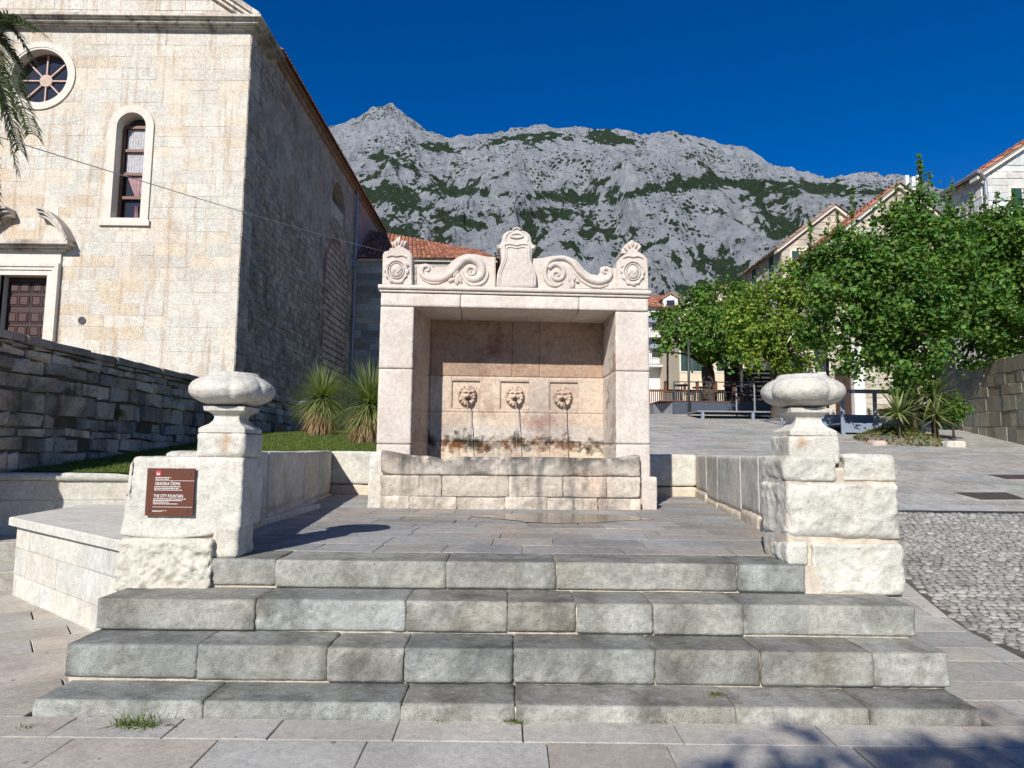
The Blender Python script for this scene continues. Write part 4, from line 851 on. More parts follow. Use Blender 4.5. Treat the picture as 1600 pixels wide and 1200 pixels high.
# rose window
b = MB(); ring(b, circ(rcx, rcz, rI+.05, 48), circ(rcx, rcz, rR, 48), -.02, .06, frF); ring(b, circ(rcx, rcz, rI-.02, 48), circ(rcx, rcz, rI+.06, 48), -.30, .04, frF)
rw = b.build('round_window', M['trim'], ch)
b = MB(); b.prism(circ(rcx, rcz, rI, 40), -.40, -.36, frF); b.build('glass', M['glass'], rw)
b = MB(); ring(b, circ(rcx, rcz, rI-.06, 40), circ(rcx, rcz, rI+.02, 40), -.36, -.29, frF)
for k in range(8):
    a = k*math.pi/4; ca, sa = math.cos(a), math.sin(a); w2 = .022
    b.prism([(rcx+ca*.2-sa*w2, rcz+sa*.2+ca*w2), (rcx+ca*.2+sa*w2, rcz+sa*.2-ca*w2), (rcx+ca*rI+sa*w2, rcz+sa*rI-ca*w2), (rcx+ca*rI-sa*w2, rcz+sa*rI+ca*w2)], -.35, -.295, frF, tint=(3.2, 4.5, 5.5))
b.prism(circ(rcx, rcz, .22, 20), -.35, -.28, frF, tint=(2.6, 4, 4.6)); b.build('tracery', M['wood_frame'], rw)
# arched window
def pathring(cx_, hw_, zb_, zt_, e, n=16): return [(cx_-hw_-e, zb_-(e if e else 0)*.75), (cx_+hw_+e, zb_-(e if e else 0)*.75)]+[(cx_+(hw_+e)*math.cos(a), zt_-hw_+(hw_+e)*math.sin(a)) for a in np.linspace(0, math.pi, n)]
b = MB(); ring(b, pathring(wcx, whw, wzb, wt, 0), pathring(wcx, whw, wzb, wt, FT), -.45, .07, frF); b.box((wcx-whw-FT-.10, YC-.10, wzb-.27), (wcx+whw+FT+.06, YC+.0, wzb-.08)); aw = b.build('arched_window', M['trim'], ch)
b = MB(); b.prism(pathring(wcx, whw, wzb, wt, 0), -.46, -.44, frF); b.build('glass', M['glass'], aw)
b = MB(); pz = np.linspace(wzb, wt-whw*.7, 5)
b.box((wcx-whw, YC+.30, wzb), (wcx-whw+.09, YC+.36, wt-whw*.7))
for z in pz: b.box((wcx-whw, YC+.31, z-.05), (wcx+whw, YC+.37, z+.05))
b.build('frame_bars', M['wood_frame'], aw)
b = MB(); 
for i, (m0, x0, x1) in enumerate(((4, -.75, .95), (3, -.75, .95))):
    z0, z1 = pz[m0-0-1+0]+.05, pz[m0]-.05; n = 30; xs_ = np.linspace(wcx+whw*x0, wcx+whw*x1, n); V = np.array([[x, YC+.41+.012*math.sin(k*1.9), z] for k, x in enumerate(xs_) for z in (z0, z1)]); b.add(V, [[2*k, 2*k+2, 2*k+3, 2*k+1] for k in range(n-1)], (1.2, 1.2, 1.2))
b.build('lace_curtain', M['curtain'], aw)
b = MB(); n = 14
for (za, zb_, ta, tb) in ((pz[2]-.05, pz[1]+.06, .75, .3), (pz[1]-.25, pz[0]+.05, .10, .24)):
    V = []
    for k in range(n):
        e = -1+2*k/(n-1); V.append([wcx+.08+whw*ta*e, YC+.40+.015*math.sin(k*2.2), za]); V.append([wcx+.12+whw*tb*e*.7, YC+.40+.015*math.sin(k*2.2), zb_])
    b.add(V, [[2*k, 2*k+2, 2*k+3, 2*k+1] for k in range(n-1)])
b.build('pink_curtain', M['curtain_pink'], aw)
# portal
b = MB(); fw = .36
for i, (e0, e1, hh_) in enumerate(((0, .17, .10), (.17, .28, .14), (.28, .40, .18))):
    for s_ in (-1, 1):
        xa_, xb_ = sorted((dcx+s_*(dhw+e0), dcx+s_*(dhw+e1))); b.box((xa_, YC-hh_, 1.6), (xb_, YC+.1, dzt+e1))
    b.box((dcx-dhw-e0, YC-hh_, dzt+e0), (dcx+dhw+e0, YC+.1, dzt+e1))
for s_ in (-1, 1):
    xa_, xb_ = sorted((dcx+s_*dhw, dcx+s_*(dhw+.02))); b.box((xa_, YC-.02, 1.6), (xb_, YC+.5, dzt))
b.box((dcx-dhw-.40, YC-.09, dzt+.403), (dcx+dhw+.40, YC+.1, c(60, 394)[1])); portal = b.build('portal_frame', M['trim'], ch)
zk = c(60, 394)[1]; zk2 = c(60, 374, YC-.4)[1]; b = MB(); xk = c(107, 384, YC-.4)[0]
for e, za, zb_ in ((.10, 0, .25), (.22, .25, .5), (.36, .5, .72), (.30, .72, 1)): b.box((2*dcx-xk+.36-e, YC-.1-e, zk+(zk2-zk)*za+.002), (xk-.36+e, YC+.05, zk+(zk2-zk)*zb_))
b.build('portal_cornice', M['cornice'], portal)
pc = [c(u, v, YC-.45) for u, v in ((57, 323), (70, 326), (85, 338), (97, 353), (106, 372))]; P = sm(pc, 6)
for s_ in (1, -1):
    b = MB(); Pm = P.copy()
    if s_ < 0: Pm[:, 0] = 2*dcx-Pm[:, 0]
    for e, off_, th_ in ((.42, 0, .07), (.34, -.08, .08), (.22, -.17, .09)):
        n = len(Pm); T = np.gradient(Pm, axis=0); T /= np.linalg.norm(T, axis=1, keepdims=True); Nn = np.c_[-T[:, 1], T[:, 0]]*s_
        A = Pm+Nn*off_; B_ = Pm+Nn*(off_-th_)
        V = np.concatenate([np.c_[A[:, 0], np.full(n, YC+.02), A[:, 1]], np.c_[A[:, 0], np.full(n, YC-.08-e), A[:, 1]], np.c_[B_[:, 0], np.full(n, YC-.08-e), B_[:, 1]], np.c_[B_[:, 0], np.full(n, YC+.02), B_[:, 1]]])
        b.add(V, [[k*n+i, k*n+i+1, ((k+1) % 4)*n+i+1, ((k+1) % 4)*n+i] for k in range(4) for i in range(n-1)]+[[0, n, 2*n, 3*n], [n-1, 4*n-1, 3*n-1, 2*n-1]])
    b.build('broken_pediment', M['cornice'], portal)
for s_ in (-1, 1):
    db = MB(); db.box((min(dcx+s_*.006, dcx+s_*dhw), YC+.32, 1.6), (max(dcx+s_*.006, dcx+s_*dhw), YC+.38, dzt)); door = db.build('door', M['wood_dark'], ch); b = MB()
    for cc in (.27, .72):
        for r_ in range(7):
            zz_ = dzt-.30-r_*.47-(.10 if r_ > 1 else 0); xx_ = dcx+s_*dhw*cc; hw_ = dhw*.17
            b = MB(); b.prism([(xx_-hw_, zz_-.16), (xx_+hw_, zz_-.16), (xx_+hw_, zz_+.13), (xx_-hw_, zz_+.13)], -.32, -.285, frF, bev=.02, tint=(1.5, 1.4, 1.4)); ring(b, [(xx_-hw_-.015, zz_-.175), (xx_+hw_+.015, zz_-.175), (xx_+hw_+.015, zz_+.145), (xx_-hw_-.015, zz_+.145)], [(xx_-hw_-.04, zz_-.2), (xx_+hw_+.04, zz_-.2), (xx_+hw_+.04, zz_+.17), (xx_-hw_-.04, zz_+.17)], -.32, -.29, frF); b.build('door_panel', M['wood_dark'], door)
b = MB(); q = c(129, 501); ring(b, circ(*q, .07, 20), circ(*q, .125, 20), 0, .05, frF); b.prism(circ(*q, .08, 20), 0, .035, frF); b.build('wall_vent', M['metal_dark'], ch)
# main cornice (front and return) and pediment
def corn(mb, z0, z1, prof, x0=-23, ret=2.0):
    for e0, za, zb_ in prof:
        a_, b2 = z0+(z1-z0)*za, z0+(z1-z0)*zb_
        mb.box((x0, YC-e0, a_+.002), (xc+e0, YC+.3, b2)); mb.box((xc-.3, YC+.3, a_+.002), (xc+e0, YC+ret, b2))
b = MB(); corn(b, zc0, zc1, ((.05, 0, .12), (.12, .12, .26), (.20, .26, .38), (.34, .38, .60), (.42, .60, .70), (.50, .70, .93), (.44, .93, 1.0))); b.build('cornice', M['cornice'], ch)
b = MB(); xp, zp_ = c(372, 19); xq, zq = c(343, 0); sl = (zq-zp_)/(xp-xq); xm = -16.5; ztop = zc1+(xc+.2-xm)*sl
laid(b, -23, xc, zc1, ztop, (.36, .46), (.55, 1.15), .016, .022, frF, region=[(xc-.35, zc1), (xm, ztop-.2), (-23, ztop-3.5), (-23, zc1)], tint=tch, bev=.006, seed=4)
b.prism([(xc-.1, zc1), (xm, ztop), (-23, ztop-3.4), (-23, zc1)], -.5, .01, frF); b.build('gable_wall', M['church'], ch)
b = MB()
for (e, t0, t1) in ((.18, -.28, -.16), (.30, -.16, -.04), (.40, -.04, .12)):
    n = np.array([sl, 1])/math.hypot(sl, 1); A = np.array([xc+.35, zc1-.0]); B_ = np.array([xm, ztop+.1+.05]); b.prism([A+n*t0, A+n*t1, B_+n*t1, B_+n*t0], -.4, e, frF)
b.build('raking_cornice', M['cornice'], ch)
# side wall
YE = onX(603, 400, xc)[1]; YP = float(onX(557, 400, xc)[1]); zeave = float(onX(500, 212, xc+.05)[2]); zeave = float(onX(557, 308, xc)[2])+.1
frS = lambda V: np.c_[xc+V[:, 2], V[:, 0], V[:, 1]]
sw = [onX(u, v, xc) for u, v in ((519, 300), (539, 340), (530, 287), (530, 350))]; sy0, sy1 = sorted((float(sw[0][1]), float(sw[1][1]))); sz1, sz0 = float(sw[2][2]), float(sw[3][2])
ly0, ly1 = float(onX(506, 450, xc)[1]), float(onX(541, 450, xc)[1]); lzt = float(onX(520, 373, xc)[2])
side_arch = arch((sy0+sy1)/2, (sy1-sy0)/2, sz0, sz1); lat = arch((ly0+ly1)/2, (ly1-ly0)/2, 2.0, lzt)
def keepS(a, z):
    nse = float(fbm(np.array([[a*.28, z*.28, 3.3]]), 1, 3, 4)[0]); return (z < 11.5+3.5*nse) or (nse > .12)
b = MB()
laid(b, YC+.9, YP+.4, 2.0, zeave, (.20, .34), (.22, .62), .045, .035, frS, holes=[side_arch, lat], tint=tvar(.72, 1.15, .06), bev=.015, seed=6, jit=.022, dvar=.6, keep=keepS)
laid(b, YC, YC+.9, 1.5, zc0, (.36, .46), (.9, .91), .02, .03, frS, tint=tvar(.95, 1.1, .04), seed=7)
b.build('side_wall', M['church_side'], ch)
b = MB(); cells = [[(YC+.02, 1.5), (YP+9, 1.5), (YP+9, zeave+.3), (YC+.02, zeave+.3)]]; nn_ = []
for q in cells: nn_ += minus(q, side_arch)
for q in nn_: b.prism(q, -.6, .004, frS, tint=(.92, .92, .92))
b.build('side_wall_core', M['church_side'], ch)
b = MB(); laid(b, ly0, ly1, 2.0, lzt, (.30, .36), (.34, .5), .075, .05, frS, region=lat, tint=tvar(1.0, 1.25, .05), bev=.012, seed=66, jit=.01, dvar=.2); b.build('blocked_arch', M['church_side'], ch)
b = MB(); b.prism(lat, -.02, .012, frS, tint=(.55, .3, .24)); ring(b, lat, arch((ly0+ly1)/2, (ly1-ly0)/2+.25, 1.95, lzt+.25), 0, .04, frS, tint=(.75, .5, .42)); b.build('arch_joints', M['church_side'], ch)
b = MB(); b.prism(side_arch, -.5, -.45, frS, tint=(.35, .33, .3)); b.box((xc-.42, sy0, sz0), (xc-.1, sy1, sz0+(sz1-sz0)*.42), tint=(1.2, 1.2, 1.2)); b.build('side_window', M['church_side'], ch)
b = MB(); b.prism([(YP+.2, 8.0), (YP+9, 8.0), (YP+9, zeave+.1), (YP+.2, zeave+.1)], 0, .03, frS); b.build('plastered_wall', M['plaster_pink'], ch)
# eave + roof of the nave
b = MB(); yy = np.linspace(YC+2.0, YP+9, 200)
b.box((xc-.1, YC+2.0, zeave-.02), (xc+.14, YP+9, zeave+.10)); b.box((xc-.1, YC+2.0, zeave+.102), (xc+.30, YP+9, zeave+.22), tint=(.8, .75, .7)); b.build('eave_moulding', M['tile_old'], ch)
def tile_roof(mb, A, B_, C, D, pitch=.24, r=.075, rows=None, tint=None):
    """A-B eave, D-C ridge. Half-round tiles as real geometry, course after course."""
    A, B_, C, D = [np.array(q, float) for q in (A, B_, C, D)]; Lw = np.linalg.norm(B_-A); n = max(2, int(Lw/pitch)); Ls_ = np.linalg.norm(D-A); m_ = rows or max(2, int(Ls_/.40))
    nrm = np.cross(B_-A, D-A); nrm /= np.linalg.norm(nrm); nrm = nrm if nrm[2] > 0 else -nrm
    mb.add([A-nrm*.04, B_-nrm*.04, C-nrm*.04, D-nrm*.04], [[0, 1, 2, 3]], (.6, .6, .6)); K_ = 5
    for i in range(n):
        s0 = (i+.5)/n
        for j in range(m_):
            t0, t1 = j/m_, (j+1.12)/m_; P0 = (A+(B_-A)*s0)*(1-t0)+(D+(C-D)*s0)*t0; P1 = (A+(B_-A)*s0)*(1-min(t1, 1))+(D+(C-D)*s0)*min(t1, 1)
            wx = (B_-A)/Lw*(1-.0)*(Lw/n*.5)*(np.linalg.norm((A+(B_-A))*(1-t0)+C*t0-(A*(1-t0)+D*t0))/Lw); V = []
            for P_, sc_, lf in ((P0, 1.0, .022), (P1, .86, 0)):
                for k in range(K_): a = math.pi*k/(K_-1); V.append(P_+wx*math.cos(a)*sc_+nrm*(math.sin(a)*r*sc_+lf))
            v = rnd.uniform(.65, 1.3); mb.add(V, [[k, k+1, K_+k+1, K_+k] for k in range(K_-1)]+[[k for k in range(K_)][::-1]], (v, v*rnd.uniform(.85, 1.1), v*rnd.uniform(.8, 1.1)))
b = MB(); ex_ = xc+.42; tile_roof(b, (ex_, YP+9.3, zeave+.20), (ex_, YC+1.9, zeave+.20), (ex_-1.2, YC+1.9, zeave+.70), (ex_-1.2, YP+9.3, zeave+.70), rows=2)
b.add([(ex_-1.2, YC+.5, zeave+.69), (ex_-1.2, YP+9.3, zeave+.69), (xm, YP+9.3, zeave+4), (xm, YC+.5, zeave+4)], [[0, 1, 2, 3]]); b.build('nave_roof', M['tile'], ch)
b = MB(); q0 = onX(558, 322, xc+.16); b.tube([(xc+.16, q0[1], zeave+.1), (xc+.16, q0[1], 6), (xc+.16, q0[1], 2)], .075, 8); b.box((xc+.0, q0[1]-.15, c(558, 410, q0[1])[1]-.3), (xc+.35, q0[1]+.15, c(558, 405, q0[1])[1])); b.build('downpipe', M['zinc'], ch)
# lower annex behind
YA = YP+.15; ax1, _ = c(772, 402, YA); azt = c(575, 405, YA)[1]
an = thing('church_annex', 'lower stone annex with red tiled hip roof behind the fountain', 'building', (xc+4, YA, 2.5))
b = MB(); frA = lambda V: np.c_[V[:, 0], YA-V[:, 2], V[:, 1]]
laid(b, xc, ax1, 2.0, azt-.15, (.34, .42), (.7, 1.3), .03, .03, frA, tint=tvar(.6, 1.25, .12), bev=.01, seed=71, dvar=.3)
b.prism([(xc, 2), (ax1, 2), (ax1, azt-.1), (xc, azt-.1)], -7, .008, frA); b.build('wall', M['house_stone'], an)
b = MB(); b.box((xc, YA-.22, azt-.15), (ax1+.2, YA, azt-.02)); b.build('eave_moulding', M['trim'], an)
b = MB(); r0 = onY(600, 374, YA+5.0); r1 = onY(745, 397, YA+4.0); tile_roof(b, (xc, YA-.35, azt), (ax1+.3, YA-.35, azt), (float(r1[0]), YA+3.2, float(r1[2])), (xc, YA+3.2, float(r0[2])), pitch=.27, r=.085)
tile_roof(b, (ax1+.3, YA-.35, azt), (ax1+.3, YA+7, azt), (float(r1[0]), YA+4.2, float(r1[2])), (float(r1[0]), YA+3.2, float(r1[2])), pitch=.27, r=.085); b.build('roof', M['tile'], an)

# ================================================================ OLD DARK WALL beside the lawn
XW = -6.6
wz = lambda y: np.interp(y, [float(onX(0, 515, XW)[1]), float(onX(310, 590, XW)[1]), float(onX(470, 631, XW)[1])], [float(onX(0, 515, XW)[2]), float(onX(310, 590, XW)[2]), float(onX(470, 631, XW)[2])])
Yw1 = float(onX(470, 640, XW)[1]); frD = lambda V: np.c_[XW+V[:, 2]-.0, V[:, 0], V[:, 1]+wz(V[:, 0])*(V[:, 1] > 2.9)*0]
ow = thing('old_stone_wall', 'tall rough old stone wall in shade left of the lawn', 'wall', (XW, 13, 1.4))
b = MB(); y = 6.8; R = random.Random(17)
zt_ = float(wz(8.0))
def frD(V):
    f = (V[:, 1]-.8)/(zt_-.8); q = V.copy(); z = .8+f*(wz(V[:, 0])-.8); return np.c_[XW+V[:, 2]+.0, V[:, 0], z]
laid(b, 6.8, Yw1, .8, zt_-.12, (.12, .36), (.14, .62), .02, .05, frD, tint=tvar(.6, 1.45, .09), bev=.014, seed=18, jit=.028, dvar=.85)
laid(b, 6.8, Yw1, zt_-.12, zt_, (.12, .13), (.5, .9), .02, .10, frD, tint=tvar(.7, 1.0, .05), bev=.015, seed=19, jit=.012, back=-.6)
b.build('wall_stones', M['dark_wall'], ow)
b = MB(); b.prism([(6.8, .8), (Yw1, .8), (Yw1, zt_-.1), (6.8, zt_-.1)], -.55, .012, frD); b.build('wall_core', M['dirt'], ow)
b = MB(); b.rock((XW-.2, Yw1-.1, 1.9), (XW+.5, Yw1+.5, float(wz(Yw1))+.1), cell=.08, rad=.06, amp=.03, ns=4, seed=91); b.build('end_block', M['dark_wall'], ow, smooth=True)
# ================================================================ SPIKY PLANTS
def strap(mb, base, az, el, L, w_, curl, tint, k=4):
    d = np.array([math.cos(az)*math.cos(el), math.sin(az)*math.cos(el), math.sin(el)]); sdv = np.array([-math.sin(az), math.cos(az), 0]); P = np.array(base, float); V = []
    for i in range(k+1):
        t = i/k; ww = w_*(1-t)**.7*(.6+.4*min(1, t*6)); V += [P-sdv*ww/2, P+sdv*ww/2]; d = d+np.array([0, 0, -curl/k]); d /= np.linalg.norm(d); P = P+d*L/k
    mb.add(V, [[2*i, 2*i+1, 2*i+3, 2*i+2] for i in range(k)], tint)
def dasylirion(u, v_c, v_b, D, R_, label, seed):
    R = random.Random(seed); base = onY(u, v_b, D); zc_ = float(onY(u, v_c, D)[2]); t = thing('spiky_grass_tree', label, 'plant', base, 'spiky rosette plants on the lawn')
    b = MB(); c_ = np.array([base[0], D, zc_])
    for i in range(1300):
        el = math.asin(R.uniform(-.6, 1)); az = R.uniform(0, 6.283); v = R.uniform(.6, 1.4); strap(b, c_+np.array([0, 0, -.05*R.random()]), az, el, R_*1.5*R.uniform(.8, 1.1), .020, R.uniform(.05, .9), (v*1.1, v*1.1, v*.9))
    b.build('green_leaves', M['spiky'], t)
    b = MB()
    for i in range(1300):
        az = R.uniform(0, 6.283); v = R.uniform(.55, 1.3); h = R.uniform(0, 1); strap(b, c_+np.array([.08*math.cos(az), .08*math.sin(az), -h*.45]), az, R.uniform(-1.0, -.1), R_*1.25*R.uniform(.5, .95), .022, R.uniform(.6, 1.6), (v, v*.92, v*.8))
    b.build('dry_leaves', M['dry'], t)
    b = MB(); b.tube([(base[0], D, base[2]-.1), (base[0], D, zc_-.05)], [.14, .11], 10); b.build('stem', M['bark'], t)
dasylirion(502, 622, 678, 16.2, .66, 'rounded spiky rosette plant with brown skirt, farther left on the lawn', 31)
dasylirion(577, 630, 684, 14.4, .72, 'spiky rosette plant half hidden behind the left pillar of the fountain', 32)
# ================================================================ PALM at far left
pt = thing('palm_tree', 'palm tree whose green fronds hang in at the upper left', 'palm tree', (-10.2, 12, 2.4)); pcn = np.array([-10.0, 11.6, float(onY(-50, 70, 12)[2])])
b = MB(); zz_ = np.linspace(2.0, pcn[2], 40); b.tube([(-10.2+.2*(i/39.), 12-.4*i/39., z) for i, z in enumerate(zz_)], [.2*(1+.12*(i % 2)) for i in range(40)], 12); b.build('trunk', M['bark'], pt)
def frond(mb, P0, tgt, sagv, L, R):
    P0 = np.array(P0, float); d = np.array(tgt, float)-P0; n = 46; pts = [P0+d*t+np.array([0, 0, sagv*4*t*(1-t)]) for t in np.linspace(0, 1, n)]
    mb.tube(pts, np.linspace(.022, .005, n), 5, tint=(1.4, 1.3, .9)); pts = np.array(pts); T = np.gradient(pts, axis=0)
    for i in range(5, n):
        tt = T[i]/np.linalg.norm(T[i]); sdv = np.cross(tt, [0, 0, 1]); sdv /= max(1e-6, np.linalg.norm(sdv)); up = np.cross(sdv, tt); l = L*math.sin(min(1, (i/n)*1.15+.12)*math.pi*.86)**.6
        for s_ in (-1, 1):
            for rep in range(2):
                dr = tt*.75+sdv*s_*.8+up*R.uniform(-.1, .35); dr /= np.linalg.norm(dr); q = pts[i]+T[i]*rep*.5; e = q+dr*l*R.uniform(.85, 1.1); m_ = (q+e)/2+np.array([0, 0, .02]); e = e-np.array([0, 0, .07]); wv = np.cross(dr, up)*.016; v = R.uniform(.6, 1.4)
                mb.add([q-wv*.6, q+wv*.6, m_+wv, m_-wv, e], [[0, 1, 2, 3], [3, 2, 4]], (v, v, v))
R = random.Random(5)
tg = [(60, 50), (50, 205), (25, 265), (-10, 330), (20, -60), (-80, -150), (48, 88), (12, 170), (-30, 300), (30, 230), (40, 120)]
for i, (u, v) in enumerate(tg):
    b = MB(); tgt = onY(u, v, 11.6+[-.6, -.9, .3, .8, .5, -1.2, .2, -.4, .6, -.2, .5][i]); frond(b, pcn, tgt, [.25, .35, .35, .5, .2, .1, .4, .4, .5, .3, .3][i], .42, R); b.build('frond', M['palm'], pt)
# ================================================================ TREES
def leafquads(C, N_, size, R_, tint_lo=.5, tint_hi=1.5, yel=.15):
    """one diamond leaf per centre, facing roughly along N_."""
    n = len(C); Nn = N_+R_.randn(n, 3)*.55; Nn /= np.linalg.norm(Nn, axis=1, keepdims=True); A = np.cross(Nn, R_.randn(n, 3)); A /= np.linalg.norm(A, axis=1, keepdims=True); B_ = np.cross(Nn, A)
    s_ = size*(.45+.85*R_.rand(n))[:, None]; V = np.stack([C-A*s_*.5, C+B_*s_*.40-A*s_*.05+Nn*s_*.07, C+A*s_*.55-Nn*s_*.05, C-B_*s_*.40-A*s_*.05+Nn*s_*.07], 1).reshape(-1, 3)
    F = np.arange(4*n).reshape(-1, 4); v = tint_lo+(tint_hi-tint_lo)*R_.rand(n); y = 1+yel*R_.randn(n); T = np.repeat(np.c_[v*y, v, v*.9/np.maximum(y, .6)], 4, 0); return V, F, T
def tree(name, label, cat, base, th, lobes, D, leaf, size, per, group=None, shoots=(), trunk_r=.22, seed=1, clump_r=.34, dens=1.0, leanto=None, dy=0.55):
    R_ = np.random.RandomState(seed); base = np.array(base, float); t = thing(name, label, cat, base, group); LB = []
    for (u, v, r_, *dd) in lobes:
        yv = D+(dd[0] if dd else 0); q = onY(u, v, yv); rr = r_/FPX*yv; LB.append((q, rr))
    top = base+np.array([0, 0, th]); cc = np.mean([q for q, _ in LB], 0)
    top = top+(cc-top)*np.array([.15, .15, 0]); tr = MB(); n = 9
    kp = [base-np.array([0, 0, .3]), base*.55+top*.45+np.array([.08, .02, 0]), top]; P = sm(kp, 5); tr.tube(P, np.linspace(trunk_r*1.25, trunk_r*.8, len(P))*(1+.08*R_.randn(len(P))), 10); C = []; Nv = []
    for q, rr in LB:
        nb_ = max(3, int(5*rr)); 
        for j in range(nb_):
            dv = R_.randn(3); dv /= np.linalg.norm(dv); e = q+dv*rr*np.array([.7, dy, .7]); m_ = (top+e)/2+np.array([0, 0, .25*rr])+R_.randn(3)*.12
            P = sm([top, m_, e], 5); tr.tube(P, np.linspace(trunk_r*.34, .018, len(P)), 5)
        nc = int(dens*14*rr*rr/clump_r/clump_r*.3)
        for j in range(nc):
            dv = R_.randn(3); dv /= np.linalg.norm(dv); rad = rr*(.55+.5*R_.rand()); cp = q+dv*rad*np.array([1, dy+.25, 1]); cr_ = clump_r*(.6+.8*R_.rand()); k = int(per*(.5+R_.rand())); off = R_.randn(k, 3)*cr_*.5
            C.append(cp+off*np.array([1, 1, .75])); o_ = off/np.maximum(np.linalg.norm(off, axis=1, keepdims=True), .01); Nv.append(o_*.5+dv*.45+np.array([0, -.05, .55]))
    for (u0, v0, u1, v1, *dd) in shoots:
        yv = D+(dd[0] if dd else 0); a, e = onY(u0, v0, yv), onY(u1, v1, yv); m_ = max(8, int(np.linalg.norm(e-a)/.045)); tr.tube([a, (a+e)/2, e], [.02, .014, .006], 5)
        tt = R_.rand(m_*2); p = a+(e-a)*tt[:, None]; of = R_.randn(m_*2, 3)*.085*(1.25-tt[:, None]); C.append(p+of); Nv.append(of*8+np.array([0, 0, .3]))
    C = np.concatenate(C); Nv = np.concatenate(Nv); b = MB(); b.add(*leafquads(C, Nv, size, R_)); b.build('crown', M[leaf], t); tr.build('trunk', M['bark'], t, smooth=True); return t, len(C)
cnt = []
gz = lambda x, y: float(G(x, y))
def gb(u, v, D): p = onY(u, v, D); return (float(p[0]), D, gz(p[0], D))
cnt.append(tree('mulberry_tree', 'big dark green leafy tree with tall shoots behind the yucca bed', 'tree', gb(1418, 600, 19.0), 2.0, [(1318, 395, 42), (1345, 420, 60, -.4), (1395, 370, 52), (1445, 335, 45), (1470, 385, 60, -.5), (1320, 470, 62, -.3), (1390, 450, 75, -.6), (1460, 470, 70, -.4), (1345, 535, 52), (1420, 545, 62, -.6), (1290, 430, 40, .4), (1400, 585, 30, -.3), (1285, 510, 36, .5), (1445, 560, 30)], 18.2, 'leaf', .125, 75, 'mulberry trees on the right', [(1330, 380, 1332, 288), (1437, 330, 1436, 242), (1400, 340, 1402, 282), (1448, 320, 1452, 268), (1268, 400, 1266, 345), (1345, 400, 1350, 345), (1378, 350, 1376, 300), (1480, 350, 1488, 275), (1290, 390, 1296, 340), (1440, 300, 1438, 250), (1415, 320, 1420, 290), (1310, 390, 1308, 330), (1360, 380, 1366, 322)], .26, 3, dens=.95)[1])
cnt.append(tree('mulberry_tree', 'dark green leafy tree at the right edge in front of the white stone house', 'tree', (float(onY(1590, 560, 19)[0]), 19.5, 3.4), 1.9, [(1530, 375, 44), (1570, 360, 44), (1610, 380, 70), (1525, 440, 52), (1590, 450, 70, -.3), (1650, 430, 80), (1540, 500, 44), (1610, 510, 50, .4), (1495, 400, 44), (1490, 480, 50), (1560, 535, 36, .8), (1625, 545, 40, 1), (1510, 545, 34, .6)], 18.6, 'leaf', .125, 75, 'mulberry trees on the right', [(1515, 350, 1518, 300), (1555, 340, 1558, 300), (1585, 340, 1583, 296), (1535, 350, 1540, 305), (1500, 350, 1503, 318)], .24, 4, dens=.95)[1])
cnt.append(tree('plane_tree', 'mid green bushy tree left of the yellowing one above the café stage', 'tree', gb(1106, 600, 30.0), 2.2, [(1060, 500, 30), (1090, 475, 32), (1125, 470, 34), (1085, 520, 34, -.4), (1120, 520, 38, -.6), (1150, 500, 34), (1048, 535, 22), (1138, 552, 26), (1095, 548, 22), (1155, 460, 26), (1035, 500, 16)], 29.0, 'leaf_mid', .16, 55, 'trees above the café', (), .32, 5, clump_r=.42)[1])
cnt.append(tree('plane_tree', 'thick trunked green tree in the middle behind the café stage', 'tree', gb(1143, 600, 31.0), 2.0, [(1150, 540, 26), (1175, 520, 34), (1130, 490, 26, .5), (1185, 480, 34, .5)], 31.0, 'leaf_mid', .16, 55, 'trees above the café', (), .42, 6, clump_r=.42)[1])
cnt.append(tree('plane_tree', 'yellowing tree with thinning leaves between the café and the big green tree', 'tree', gb(1213, 600, 24.5), 1.9, [(1160, 520, 30), (1165, 545, 24), (1150, 490, 26), (1200, 470, 38), (1240, 450, 38), (1265, 490, 38), (1180, 510, 34), (1225, 520, 44, -.5), (1265, 545, 32), (1195, 555, 30), (1235, 430, 26), (1170, 470, 26), (1235, 570, 22)], 24.0, 'leaf_yel', .135, 40, 'trees above the café', (), .24, 7, clump_r=.36, dens=1.15)[1])
# unseen tree behind the photographer: only its shadow reaches the paving at the lower right
t = thing('shade_tree', 'tree behind the viewer whose leaf shadow falls on the paving at lower right', 'tree', (-1.2, -6.6, 0)); R_ = np.random.RandomState(77); C = []; Nv = []
for (x, y, z, r_, k) in ((-.05, -4.05, 5.0, .55, 500), (.9, -4.0, 4.9, .5, 420), (.45, -4.5, 5.2, .7, 800), (-.7, -4.9, 5.4, .7, 700), (1.6, -4.6, 5.1, .6, 500), (0, -5.6, 5.8, 1.1, 1500), (-1.5, -6, 5.8, 1.2, 1500)):
    dv = R_.randn(k, 3); dv /= np.linalg.norm(dv, axis=1, keepdims=True); C.append(np.array([x, y-.18, z])+dv*r_*R_.rand(k, 1)**.5); Nv.append(dv)
b = MB(); b.add(*leafquads(np.concatenate(C), np.concatenate(Nv), .15, R_)); b.build('crown', M['leaf'], t)
b = MB(); b.tube([(-1.2, -6.6, -.1), (-1.1, -6.5, 2.5), (-.8, -6.2, 4.6)], [.2, .16, .1], 10)
for e in ((0, -4.5, 5.0), (.9, -4.6, 5.0), (-1.5, -6.2, 5.8), (-.7, -5, 5.4), (0, -5.7, 5.7)): b.tube([(-.9, -6.3, 4.0), ((e[0]-.9)/2, (e[1]-6.2)/2, 4.7), e], [.08, .05, .015], 6)
b.build('trunk', M['bark'], t, smooth=True)
